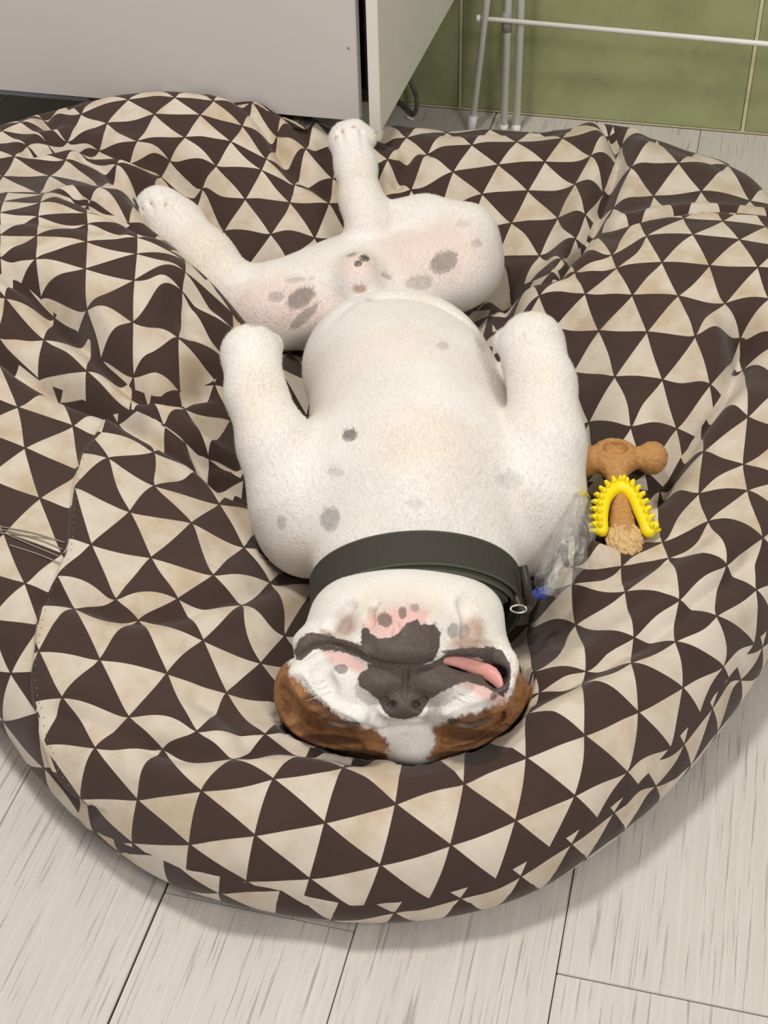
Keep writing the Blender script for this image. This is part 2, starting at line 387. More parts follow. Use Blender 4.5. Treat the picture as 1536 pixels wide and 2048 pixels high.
# mouth, folds, nostrils: follow the surface found along the sight line
def srf(px, py):
    t = np.arange(HD-.13, HD+.12, .0006); q = PD(px, py, 1.0)-CAM; pts = CAM+t[:, None]*q
    ix = np.rint((pts-GLO)/VX).astype(int); ok_ = ((ix >= 0) & (ix < GN)).all(1); ix = np.clip(ix, 0, GN-1)
    v = np.where(ok_, GD[ix[:, 0], ix[:, 1], ix[:, 2]], .03); h = np.where(v < 0)[0]
    return HD-(t[h[0]] if len(h) else HD)
def schain(pts, r, off=.3, k=.005, cut=True):
    """polyline on the face surface; off = centre height above the surface in radii"""
    cp = catmull(pts, 5); n = len(cp); rr = np.full(n, r) if not hasattr(r, '__len__') else np.interp(np.linspace(0, 1, n), np.linspace(0, 1, len(r)), r)
    ws = np.array([srf(x, y) for x, y in cp]); ws = np.convolve(np.pad(ws, 1, 'edge'), [.25, .5, .25], 'valid')
    q = [hp(x, y, wv+off*rv*PXM) for (x, y), wv, rv in zip(cp, ws, rr)]; chain(q, list(rr*PXM), k, cut)
def sell(px, py, rx, ry, rw, off, k=.006, cut=True, rot=0): hell(px, py, srf(px, py)+off, rx, ry, rw, k, cut, rot)
MW = {}
def trunk_shape():
    # trunk, belly up
    ell(P(820, 830, .150), (.114, .168, .104), .01)            # rib cage and belly
    ell(P(788, 735, .142), (.110, .108, .086), .03)
    ell(P(722, 590, .125), (.105, .10, .072), .03)             # pelvis
    ell(P(832, 985, .150), (.142, .120, .100), .04)            # chest
    ell(P(835, 905, .205), (.055, .12, .052), .05)             # breastbone
    ell(P(832, 1130, .145), (.100, .090, .072), .03)           # neck
    ell(P(606, 1005, .135), (.056, .080, .075), .035)           # shoulders
    ell(P(1062, 1000, .135), (.056, .080, .078), .035)
    # forelegs: upper arm, forearm, wrist folded, paw hanging behind
    chain([P(592, 985, .165), P(550, 890, .205), P(512, 790, .235), P(502, 712, .255)], [.050, .038, .031, .0305], .012)
    ell(P(546, 692, .252), (.0105, .013, .012), .006)
    w0 = P(502, 708, .255)
    chain([w0, w0+hb[1]*.035+np.array([0, 0, -.022]), w0+hb[1]*.05+np.array([0, 0, -.062])], [.0295, .024, .026], .012)
    chain([P(1068, 980, .170), P(1088, 890, .205), P(1085, 770, .24), P(1062, 692, .262)], [.054, .042, .034, .033], .012)
    ell(P(1009, 684, .258), (.012, .014, .013), .006)
    w1 = P(1066, 690, .262)
    chain([w1, w1+hb[1]*.035+np.array([0, 0, -.022]), w1+hb[1]*.05+np.array([0, 0, -.066])], [.032, .026, .028], .012)
    # hind leg on photo right: thigh, shank, foot up against the back
    ell(P(868, 530, .150), (.088, .078, .052), .035, rotz(BODYX, 18))
    ell(P(925, 520, .160), (.044, .066, .050), .03)
    chain([P(930, 468, .185), P(850, 448, .185), P(755, 448, .185)], [.040, .034, .030], .02)
    chain([P(738, 452, .195), P(722, 400, .215), P(712, 335, .235), P(702, 290, .25)], [.031, .0260, .0255, .0275], .016)
    for (x, y, z, r) in ((678, 282, .252, .0140), (688, 268, .260, .0155), (712, 264, .260, .0160), (733, 278, .252, .0140)): ell(P(x, y, z), (r, r*1.25, r), .009)
    cap(P(701, 258, .280), P(711, 306, .272), .0045, .003, .006, cut=True); cap(P(724, 262, .272), P(728, 296, .266), .0035, .002, .005, cut=True); cap(P(682, 264, .272), P(688, 296, .266), .0035, .002, .005, cut=True)
    # hind leg on photo left
    ell(P(600, 603, .135), (.092, .062, .052), .035, rotz(BODYX, 8))
    ell(P(535, 618, .138), (.045, .048, .046), .03)
    chain([P(462, 585, .150), P(405, 522, .175), P(350, 455, .198), P(318, 420, .212)], [.041, .0400, .0360, .0310], .018)
    for (x, y, z, r) in ((292, 418, .214, .0135), (309, 408, .220, .0150), (338, 411, .220, .0155), (361, 430, .214, .0140)): ell(P(x, y, z), (r, r*1.3, r), .009)
    cap(P(322, 396, .240), P(334, 446, .234), .0048, .003, .006, cut=True); cap(P(351, 412, .234), P(362, 448, .230), .0035, .002, .005, cut=True); cap(P(299, 406, .234), P(314, 440, .230), .0035, .002, .005, cut=True)
    for (x, y, z, x1, y1, z1, r) in ((828, 1010, .292, 822, 900, .300, .030), (640, 905, .272, 690, 850, .300, .026), (960, 880, .300, 1020, 905, .278, .026), (560, 1030, .250, 545, 960, .255, .020), (520, 860, .262, 505, 760, .285, .0135), (1105, 870, .268, 1080, 750, .296, .0135)): cap(P(x, y, z), P(x1, y1, z1), r, r, .03, cut=True)
    # sheath and crease into the belly
    ell(P(716, 552, .188), (.022, .030, .024), .032)
    cap(P(695, 585, .232), P(745, 585, .232), .004, .003, .01, cut=True)
    for (x0, y0, z0, x1, y1, z1) in ((575, 668, .215, 690, 598, .225), (770, 590, .226, 950, 640, .215)): cap(P(x0, y0, z0), P(x1, y1, z1), .008, .005, .02, cut=True)

def head_shape():
    hell(815, 1222, -.048, 196, 98, .066, .02)                # throat
    hell(800, 1402, -.055, 222, 128, .062, .02)                # skull
    hell(806, 1300, -.030, 214, 110, .062, .025)               # jaw and cheeks
    hell(600, 1395, -.045, 52, 78, .036, .015, rot=-12)        # cheek folds
    hell(1012, 1395, -.048, 38, 62, .036, .015, rot=15)
    hell(1040, 1405, -.072, 26, 50, .022, .01, rot=35)         # ear edge
    hell(805, 1335, .006, 165, 88, .046, .02)                  # muzzle
    hell(802, 1265, .020, 95, 58, .038, .02)                   # chin pad
    hell(803, 1298, .036, 82, 36, .032, .010)                  # lower lip
    hell(668, 1345, .004, 82, 62, .042, .012, rot=12)          # left flew
    hell(725, 1385, .012, 70, 55, .036, .012)
    hell(900, 1375, .014, 85, 50, .036, .012, rot=14)          # right flew
    hell(975, 1385, -.004, 42, 34, .026, .010, rot=30)
    hell(1005, 1335, -.012, 24, 48, .030, .010)                # right lip corner
    hell(620, 1285, -.012, 34, 28, .032, .010)
    hell(760, 1362, .030, 52, 32, .026, .008, rot=-6); hell(858, 1362, .030, 52, 32, .026, .008, rot=6)
    hell(806, 1404, .028, 46, 34, .027, .007)                  # nose
    hell(778, 1414, .036, 20, 19, .015, .006); hell(836, 1414, .036, 20, 19, .015, .006)
    hell(688, 1428, -.006, 62, 26, .022, .010, rot=10); hell(932, 1430, -.006, 56, 26, .022, .010, rot=-12)   # lids
    hell(828, 1490, -.022, 52, 38, .030, .012)                 # blaze bump
def head_details():
    # raised skin: flew edges, brow wrinkles, lids
    schain([(600, 1350), (640, 1395), (700, 1428), (760, 1440)], [16, 18, 14, 8], -.62, .014, False)
    schain([(868, 1436), (920, 1412), (975, 1396), (1000, 1388)], [8, 14, 16, 12], -.6, .014, False)
    schain([(560, 1398), (600, 1452), (670, 1482), (760, 1500)], [11, 15, 15, 10], -.05, .006, False)
    schain([(880, 1492), (945, 1480), (1000, 1448), (1036, 1408)], [10, 14, 13, 9], -.05, .006, False)
    schain([(650, 1428), (688, 1434), (722, 1432)], [8, 15, 9], -.1, .007, False)
    schain([(895, 1432), (935, 1436), (975, 1424)], [8, 15, 9], -.1, .007, False)
    schain([(604, 1306), (630, 1276), (690, 1284), (735, 1306)], [10, 12, 9, 6], -.3, .008, False)
    schain([(890, 1300), (950, 1300), (1005, 1312), (1016, 1350), (1008, 1385)], [8, 12, 14, 13, 9], -.25, .008, False)
    # grooves
    schain([(600, 1318), (640, 1294), (700, 1303), (752, 1327), (812, 1336), (866, 1327)], [6, 6, 6.5, 7.5, 8, 7], .15, .004)
    schain([(812, 1341), (811, 1366), (809, 1396)], [3, 3, 2.4], .25, .003)
    sell(781, 1412, 12, 8.5, .010, .001, .003, rot=-30); sell(835, 1412, 12, 8.5, .010, .001, .003, rot=30)
    schain([(770, 1398), (762, 1412), (772, 1430)], 3, .3, .004); schain([(846, 1398), (854, 1412), (846, 1430)], 3, .3, .004)
    schain([(762, 1436), (806, 1444), (850, 1436)], 4, .2, .006)
    MW.clear()
    for f_ in np.linspace(0, 1, 14):
        for kk, (cv) in enumerate(([(868, 1322), (896, 1309), (945, 1318), (990, 1334), (1006, 1362), (1006, 1388)], [(866, 1328), (900, 1331), (940, 1345), (975, 1362), (995, 1378), (1003, 1390)])):
            cc = catmull(cv, 10); x_, y_ = cc[int(round(f_*(len(cc)-1)))]; MW[(round(f_, 4), kk)] = (x_, y_, srf(x_, y_))
    sell(940, 1332, 66, 15, .020, -.002, .005, rot=15); sell(992, 1356, 20, 26, .018, -.002, .005, rot=40)
    schain([(592, 1360), (632, 1410), (690, 1446), (750, 1462), (806, 1458)], [8, 8, 7, 6, 4], .2, .006)
    schain([(806, 1458), (860, 1456), (920, 1434), (990, 1410), (1022, 1390)], [4, 6, 7, 7, 6], .2, .006)
    schain([(640, 1438), (678, 1449), (716, 1448)], 3.6, .1, .003); schain([(898, 1440), (938, 1451), (976, 1440)], 3.6, .1, .003)
    schain([(572, 1425), (626, 1472), (720, 1494)], 7, -.1, .005); schain([(566, 1380), (600, 1425), (640, 1452)], 6, 0, .005); schain([(890, 1478), (950, 1464), (1002, 1430)], 6.5, -.1, .005); schain([(975, 1420), (1010, 1410), (1035, 1385)], 6, 0, .005)
    schain([(590, 1460), (670, 1500), (755, 1512)], 6.5, -.1, .005); schain([(620, 1500), (690, 1520), (760, 1524)], 5, 0, .005); schain([(900, 1505), (960, 1490), (1010, 1455)], 5, 0, .005)
    schain([(655, 1262), (672, 1238), (700, 1215)], 3.5, .5, .010); schain([(935, 1275), (942, 1240), (930, 1205)], 3, .7, .012)
    schain([(742, 1248), (740, 1222), (750, 1205)], 3, .2, .006); schain([(650, 1330), (640, 1350), (660, 1378)], 3, .5, .012)
    schain([(790, 1245), (795, 1260), (788, 1272)], 2.2, .2, .004)

def surface_nets(d, lo, h):
    s = d < 0; c = np.zeros(tuple(np.array(d.shape)-1), np.uint8)
    cor = [(a, b, e) for a in (0, 1) for b in (0, 1) for e in (0, 1)]
    sh = c.shape
    for a, b, e in cor: c += s[a:a+sh[0], b:b+sh[1], e:e+sh[2]]
    act = (c > 0) & (c < 8); ac = np.argwhere(act); idx = np.full(sh, -1, np.int32); idx[act] = np.arange(len(ac))
    vals = {k: d[ac[:, 0]+k[0], ac[:, 1]+k[1], ac[:, 2]+k[2]].astype(np.float64) for k in cor}
    acc = np.zeros((len(ac), 3)); cnt = np.zeros(len(ac))
    for i in range(8):
        for j in range(i+1, 8):
            a, b = np.array(cor[i]), np.array(cor[j])
            if np.abs(a-b).sum() != 1: continue
            va, vb = vals[cor[i]], vals[cor[j]]; m = (va < 0) != (vb < 0)
            t = va[m]/(va[m]-vb[m]); acc[m] += a+t[:, None]*(b-a); cnt[m] += 1
    V = lo+h*(ac+acc/cnt[:, None]); Q = []
    for ax in range(3):
        o = [x for x in range(3) if x != ax]
        s0 = np.take(s, range(0, s.shape[ax]-1), ax); s1 = np.take(s, range(1, s.shape[ax]), ax)
        e = np.argwhere(s0 != s1); e = e[(e[:, o[0]] > 0) & (e[:, o[1]] > 0) & (e[:, o[0]] < sh[o[0]]) & (e[:, o[1]] < sh[o[1]])]
        ins = s[e[:, 0], e[:, 1], e[:, 2]]
        def cell(da, db):
            q = e.copy(); q[:, o[0]] += da; q[:, o[1]] += db; return idx[q[:, 0], q[:, 1], q[:, 2]]
        quad = np.stack([cell(-1, -1), cell(0, -1), cell(0, 0), cell(-1, 0)], 1)
        flip = ins if ax != 1 else ~ins
        quad[~flip] = quad[~flip][:, ::-1]; Q.append(quad)
    Q = np.concatenate(Q); Q = Q[(Q >= 0).all(1)]
    return V, Q
def clip_neck(sign, over=.004):
    X, Y, Z = np.meshgrid(*AX, indexing='ij', sparse=True); dp = ((X-CC[0])*CA[0]+(Y-CC[1])*CA[1]+(Z-CC[2])*CA[2]).astype(np.float32)
    np.maximum(GD, sign*dp-over, out=GD)
grid([-.78, .70, .02], [.08, 1.92, .345], .0022); trunk_shape(); head_shape(); clip_neck(-1); V1, Q1 = surface_nets(GD, GLO, VX)
hc = H0+hb[1]*.03; grid([hc[0]-.185, hc[1]-.16, .03], [hc[0]+.185, hc[1]+.20, .30], .0012); trunk_shape(); head_shape(); head_details(); clip_neck(1); V2, Q2 = surface_nets(GD, GLO, VX)
DV = np.concatenate([V1, V2]); DQ = np.concatenate([Q1, Q2+len(V1)]); del GD

DN_ = np.zeros_like(DV); nq = np.cross(DV[DQ[:, 2]]-DV[DQ[:, 0]], DV[DQ[:, 3]]-DV[DQ[:, 1]])
for i in range(4): np.add.at(DN_, DQ[:, i], nq)
DN_ /= np.linalg.norm(DN_, axis=1)[:, None]+1e-12
DPX, DPY, DPZ = proj(DV)
class Hit:
    """surface point of a vertex cloud that shows at a given photo position"""
    def __init__(s, V, px, py, dz): s.V, s.px, s.py, s.dz = V, px, py, dz
    def idx(s, x, y, r=6.0):
        d2 = (s.px-x)**2+(s.py-y)**2
        while True:
            m = np.where(d2 < r*r)[0]
            if len(m) > 2: break
            r *= 1.6
        dm = s.dz[m].min(); m = m[s.dz[m] < dm+.015]; o = m[np.argsort(d2[m])[:4]]
        wgt = 1/(np.sqrt(d2[o])+.4); return o, wgt/wgt.sum()
    def __call__(s, x, y):
        o, wg = s.idx(x, y); return (s.V[o]*wg[:, None]).sum(0)
dhit = Hit(DV, DPX, DPY, DPZ)

# coat markings (fur and skin colours, plus shade painted into the face folds)
nD = len(DV); A = {k: np.full(nD, v, np.float32) for k, v in dict(m_dark=-.05, m_brown=-.05, m_pink=-.05, m_tan=0, m_lid_foldshade=0, spot_d=-1, spot_a=0, skin=0, warm=0).items()}
ha = (DV-H0)@RT; hbv = (DV-H0)@DN; hw = (DV-H0)@(-FW)
HM = np.where((DPY > 1090) & (hw > -.13) & (np.abs(ha) < .16))[0]
def poly_sd(pts):
    q = np.array([dhit(*p) if ((DPX-p[0])**2+(DPY-p[1])**2).min() < 150 else hp(p[0], p[1], -.03) for p in pts])-H0; q = np.stack([q@RT, q@DN], 1)
    x, y = ha[HM], hbv[HM]; dmin = np.full(len(HM), 9.); ins = np.zeros(len(HM), bool)
    for i in range(len(q)):
        a, b = q[i], q[(i+1) % len(q)]; e = b-a; t = np.clip(((x-a[0])*e[0]+(y-a[1])*e[1])/(e@e+1e-12), 0, 1)
        dmin = np.minimum(dmin, np.hypot(x-a[0]-t*e[0], y-a[1]-t*e[1]))
        cr = (a[1] > y) != (b[1] > y); ins ^= cr & (x < (b[0]-a[0])*(y-a[1])/(b[1]-a[1]+1e-12)+a[0])
    return np.where(ins, dmin, -dmin)
def paint(key, pts): A[key][HM] = np.maximum(A[key][HM], poly_sd(pts))
paint('m_dark', [(722, 1262), (728, 1254), (738, 1255), (742, 1266), (760, 1276), (785, 1273), (800, 1262), (812, 1246), (835, 1238), (842, 1250), (870, 1248), (881, 1265), (880, 1295), (866, 1322), (830, 1338), (785, 1336), (745, 1322), (722, 1294)])
paint('m_dark', [(734, 1326), (800, 1330), (870, 1326), (930, 1338), (990, 1366), (990, 1378), (935, 1364), (918, 1367), (880, 1386), (860, 1396), (850, 1416), (836, 1433), (810, 1439), (780, 1433), (762, 1416), (756, 1400), (744, 1390), (720, 1373), (713, 1356), (722, 1344), (735, 1338)])
paint('m_dark', [(588, 1302), (598, 1277), (622, 1261), (645, 1267), (690, 1279), (722, 1290), (748, 1322), (735, 1320), (700, 1303), (660, 1290), (628, 1300), (604, 1322), (592, 1320)])
paint('m_dark', [(880, 1302), (930, 1296), (985, 1293), (1006, 1300), (1020, 1330), (1024, 1352), (1014, 1388), (1003, 1382), (1001, 1352), (985, 1330), (955, 1316), (900, 1310)])
paint('m_dark', [(864, 1325), (896, 1307), (990, 1328), (1012, 1360), (1008, 1394), (985, 1384), (930, 1350)])
paint('m_brown', [(535, 1300), (572, 1318), (590, 1352), (622, 1386), (664, 1420), (720, 1448), (762, 1466), (778, 1490), (775, 1545), (640, 1545), (520, 1460)])
paint('m_brown', [(864, 1455), (918, 1428), (985, 1410), (1018, 1396), (1028, 1352), (1040, 1330), (1090, 1360), (1080, 1460), (960, 1545), (845, 1520), (868, 1490)])
paint('m_pink', [(722, 1250), (742, 1234), (780, 1216), (832, 1212), (858, 1224), (850, 1250), (800, 1272), (760, 1280), (735, 1268)])
paint('m_pink', [(650, 1302), (700, 1308), (740, 1336), (735, 1348), (718, 1348), (690, 1334), (655, 1318)])
paint('m_pink', [(918, 1366), (945, 1357), (985, 1372), (1009, 1390), (1006, 1410), (985, 1407), (948, 1386)])
def line_paint(key, pts, r):
    q = np.array([dhit(*p) for p in catmull(pts, 5)])-H0; q = np.stack([q@RT, q@DN], 1); x = np.stack([ha[HM], hbv[HM]], 1); best = np.full(len(HM), 9.)
    for a, b in zip(q[:-1], q[1:]):
        e = b-a; t = np.clip(((x-a)@e)/(e@e+1e-12), 0, 1); best = np.minimum(best, np.linalg.norm(x-a-t[:, None]*e, axis=1))
    A[key][HM] = np.maximum(A[key][HM], r*PXM-best)
line_paint('m_dark', [(640, 1438), (678, 1449), (716, 1448)], 3); line_paint('m_dark', [(898, 1440), (938, 1451), (976, 1440)], 3)
line_paint('m_dark', [(812, 1336), (752, 1327), (700, 1303), (640, 1294)], 5)
def blob(px, py, rx, ry, ang=0):
    c = dhit(px, py); s = proj(c)[2]/FPX; a = math.radians(ang); d = DV-c
    u, v_, wv = d@RT, d@DN, d@FW; q0, q1 = u*math.cos(a)+v_*math.sin(a), -u*math.sin(a)+v_*math.cos(a)
    return 1-np.sqrt((q0/(rx*s))**2+(q1/(ry*s))**2+(wv/.05)**2)
def spot(px, py, rx, ry, ang, a):
    d = blob(px, py, rx, ry, ang); m = d > A['spot_d']; A['spot_d'][m] = d[m]; A['spot_a'][m] = a
for sp in [(888, 525, 33, 23, -30, .55), (838, 566, 32, 16, -8, .33), (600, 598, 34, 20, -35, .62), (608, 634, 40, 11, -40, .5), (552, 593, 18, 12, -15, .36), (509, 646, 14, 11, 0, .42), (590, 560, 24, 7, -6, .3), (623, 557, 8, 3, -10, .3),
           (700, 871, 18, 14, -10, .75), (661, 1040, 24, 26, 0, .42), (563, 1045, 10, 16, 0, .3), (672, 945, 20, 10, 10, .25), (1018, 960, 34, 18, 0, .16), (885, 693, 15, 11, 0, .25), (952, 487, 14, 9, 0, .28), (925, 450, 16, 9, 0, .15),
           (960, 690, 9, 22, -25, .22), (772, 553, 13, 6, 20, .45), (728, 517, 12, 9, 10, .95), (716, 527, 9, 8, 0, .9), (703, 511, 12, 5, -10, .6), (830, 1008, 22, 12, 0, .15),
           (770, 1240, 17, 15, 20, .75), (805, 1226, 9, 13, 0, .7), (830, 1216, 10, 8, 0, .45), (683, 1338, 15, 11, 0, .65), (987, 1393, 9, 10, 0, .75), (905, 1262, 13, 16, 0, .5), (738, 1388, 34, 24, 30, .38), (884, 1396, 44, 17, -25, .42), (925, 1378, 30, 14, -15, .3), (930, 1262, 12, 14, 0, .3)]: spot(*sp)
for (px, py, rx, ry, a) in [(690, 1252, 40, 44, .85), (948, 1262, 36, 48, .85), (745, 1227, 18, 28, .6), (930, 1286, 80, 26, .9), (720, 578, 22, 14, 1.0), (735, 600, 16, 12, .5), (650, 1268, 30, 12, .6), (690, 590, 30, 14, .15)]:
    A['m_tan'] = np.maximum(A['m_tan'], np.clip(blob(px, py, rx, ry)*1.6, 0, 1)*a)
for (px, py, rx, ry, a) in [(676, 1440, 74, 34, 1), (938, 1444, 74, 34, 1), (660, 1478, 90, 14, .8), (700, 1506, 100, 14, .8), (950, 1470, 80, 13, .7), (980, 1400, 40, 22, .9), (640, 1400, 50, 20, .6), (570, 1400, 24, 60, .35), (745, 1512, 34, 14, .7)]:
    A['m_lid_foldshade'] = np.maximum(A['m_lid_foldshade'], np.clip(blob(px, py, rx, ry)*2.4, 0, 1)*a)  # dark pigment round the eyes, painted shade along the brow folds
for (px, py, rx, ry, a) in [(860, 500, 150, 110, .9), (560, 610, 140, 80, .9), (720, 530, 60, 60, .8), (810, 1230, 130, 60, .5), (760, 700, 160, 120, .35), (860, 860, 160, 120, .3)]:
    A['skin'] = np.maximum(A['skin'], np.clip(blob(px, py, rx, ry)*1.8, 0, 1)*a)
for (px, py, rx, ry, a) in [(390, 500, 110, 120, .8), (715, 360, 70, 130, .45), (510, 790, 70, 140, .55), (1090, 790, 70, 150, .4), (840, 900, 220, 120, .35), (600, 1120, 120, 60, .5), (810, 1200, 140, 50, .5), (950, 1230, 70, 60, .5)]:
    A['warm'] = np.maximum(A['warm'], np.clip(blob(px, py, rx, ry)*1.5, 0, 1)*a)

dog = empty('bulldog', tuple(P(810, 900, .08))); tag(dog, 'white and brown bulldog asleep on its back with its chin up', 'dog')
body = np_mesh('body', DV, DQ, M_DOG, dog)
for k, arr in A.items():
    at = body.data.attributes.new(k, 'FLOAT', 'POINT'); at.data.foreach_set('value', arr)
# tongue edge showing at the open side of the mouth
V, Fc = [], []; NS = 8; fl_ = sorted({k[0] for k in MW}); wa = np.array([[MW[(f, k)][2] for f in fl_] for k in (0, 1)]); wa = wa.min(0)*.5+wa.mean(0)*.5
wa = np.convolve(np.pad(wa, 2, 'edge'), np.ones(5)/5, 'valid')
for fi_, f in enumerate(fl_):
    (x0, y0, _), (x1, y1, _) = MW[(f, 0)], MW[(f, 1)]
    for layer in (0, 1):
        for s_ in np.linspace(0, 1, NS):
            if layer: s_ = 1-s_
            dome = math.sin(math.pi*s_); wv = wa[fi_]-.0065+(.0028*dome-.0012*math.exp(-((s_-.5)/.08)**2) if not layer else -.006*dome-.001)
            V.append(hp(x0+(x1-x0)*s_, y0+(y1-y0)*s_, wv))
m_ = 2*NS
for i in range(len(fl_)-1):
    for k in range(m_): Fc.append((i*m_+k, i*m_+(k+1) % m_, (i+1)*m_+(k+1) % m_, (i+1)*m_+k))
Fc += [tuple(range(m_-1, -1, -1)), tuple((len(fl_)-1)*m_+k for k in range(m_))]
tag(mesh_obj('tongue', V, Fc, M_TONGUE, dog), 'wet pink tongue edge')
for (x, y, z, dx, dy) in ((288, 408, .218, -6, -12), (304, 398, .225, -3, -12), (332, 403, .225, 1, -12), (674, 268, .262, -5, -10), (686, 254, .268, -2, -10), (706, 249, .268, 1, -9)):
    a_, b_ = dhit(x+1, y+8), P(x+dx*.4, y+dy*.35+2, z-.004)
    tube('claw', [a_, (a_+b_)/2+np.array([0, 0, .002]), b_], [.0030, .0024, .0008], M_CLAW, dog, 8)

for (x0, y0, x1, y1) in ((655, 1372, 606, 1384), (662, 1382, 612, 1402), (650, 1360, 600, 1366), (905, 1392, 960, 1412), (915, 1386, 968, 1398)):
    w0_ = dhit(x0, y0); w1_ = PD(x1, y1, proj(w0_)[2]-.006); tube('whisker', [w0_, (w0_+w1_)/2+(-FW)*.004, w1_], [.00035, .0003, .00012], M_DEBRIS, dog, 5)
# short coat: fine hairs lying along the body
fn = np.cross(DV[DQ[:, 2]]-DV[DQ[:, 0]], DV[DQ[:, 3]]-DV[DQ[:, 1]]); fa_ = np.linalg.norm(fn, axis=1); fn /= fa_[:, None]+1e-12
fc = DV[DQ].mean(1); tocam = CAM-fc; tocam /= np.linalg.norm(tocam, axis=1)[:, None]
md = A['m_dark'][DQ[:, 0]]; mp = A['m_pink'][DQ[:, 0]]
vis = ((fn*tocam).sum(1) > -.25) & (md < .001) & (fc[:, 2] > .07)
hd = DPY[DQ[:, 0]] > 1130
wt = np.where(vis, fa_*np.where(hd, 1.7, 1.0)*np.where(mp > .002, .35, 1.0), 0); cum = np.cumsum(wt); NH = 330000
fi = np.searchsorted(cum, rng.random(NH)*cum[-1]); ua, ub = rng.random(NH), rng.random(NH); q4 = DV[DQ[fi]]
hpz = ((q4[:, 0]*(1-ua)[:, None]+q4[:, 1]*ua[:, None])*(1-ub)[:, None]+(q4[:, 3]*(1-ua)[:, None]+q4[:, 2]*ua[:, None])*ub[:, None])
hn = DN_[DQ[fi, 0]]; nose = hp(806, 1400, .06); fl = np.tile(hb[1], (NH, 1)); hm = hd[fi]; fl[hm] = hpz[hm]-nose; fl /= np.linalg.norm(fl, axis=1)[:, None]+1e-9
swirl = np.stack([vnoise(hpz[:, 0]*26, hpz[:, 1]*26+hpz[:, 2]*20, 31+i) for i in range(3)], 1)
fl = fl+rng.normal(0, .22, (NH, 3))+.3*swirl; ht = fl-hn*(fl*hn).sum(1)[:, None]; ht /= np.linalg.norm(ht, axis=1)[:, None]+1e-9
ln = np.where(hm, .0032, .0062)*rng.uniform(.6, 1.25, NH); lift = rng.uniform(.06, .24, NH)
tip = hpz+ht*(ln*np.sqrt(1-lift**2))[:, None]+hn*(ln*lift)[:, None]; sdv = np.cross(ht, hn)*.00019
HV = np.stack([hpz-sdv-hn*.0004, hpz+sdv-hn*.0004, tip], 1).reshape(-1, 3); HQ = np.arange(NH*3).reshape(-1, 3)
fur = np_mesh('fur', HV, HQ, M_DOG, dog); fur['kind'] = 'stuff'
for k, arr in A.items():
    at = fur.data.attributes.new(k, 'FLOAT', 'POINT'); at.data.foreach_set('value', np.repeat(arr[DQ[fi, 0]], 3))
# ------------------------------------------------------------------ dog bed
def head2world(x, y): return np.array([x*math.cos(YAW)-y*math.sin(YAW), x*math.sin(YAW)+y*math.cos(YAW)])
BC = head2world(.0, 1.34)
outl = [(-.386, .919), (-.355, .88), (-.324, .836), (-.29, .801), (-.219, .741), (-.128, .709), (-.031, .690), (.068, .696), (.16, .735), (.237, .798), (.308, .872), (.361, .941), (.388, .978), (.47, 1.11), (.545, 1.28), (.59, 1.46), (.60, 1.62), (.575, 1.74), (.52, 1.86), (.44, 1.94), (.35, 1.975), (.26, 1.97), (.12, 1.975), (.0, 1.965), (-.10, 1.95), (-.20, 1.935), (-.31, 1.935), (-.43, 1.925), (-.56, 1.89), (-.65, 1.80), (-.69, 1.68), (-.69, 1.52), (-.66, 1.40), (-.59, 1.24), (-.50, 1.07), (-.44, .985)]
OP = np.array([head2world(*p) for p in outl])-BC; oa = np.arctan2(OP[:, 1], OP[:, 0]); orr = np.hypot(OP[:, 0], OP[:, 1]); so = np.argsort(oa); oa, orr = oa[so], orr[so]
tab_a = np.linspace(-math.pi, math.pi, 721); tab_r = np.interp(tab_a, np.r_[oa-2*math.pi, oa, oa+2*math.pi], np.r_[orr, orr, orr])
ker = np.exp(-.5*(np.arange(-20, 21)/7.0)**2); ker /= ker.sum(); tr = tab_r[:-1]; tr = sum(kv*np.roll(tr, i-20) for i, kv in enumerate(ker)); tab_r = np.r_[tr, tr[0]]
def Rof(a): return np.interp(a, tab_a, tab_r)

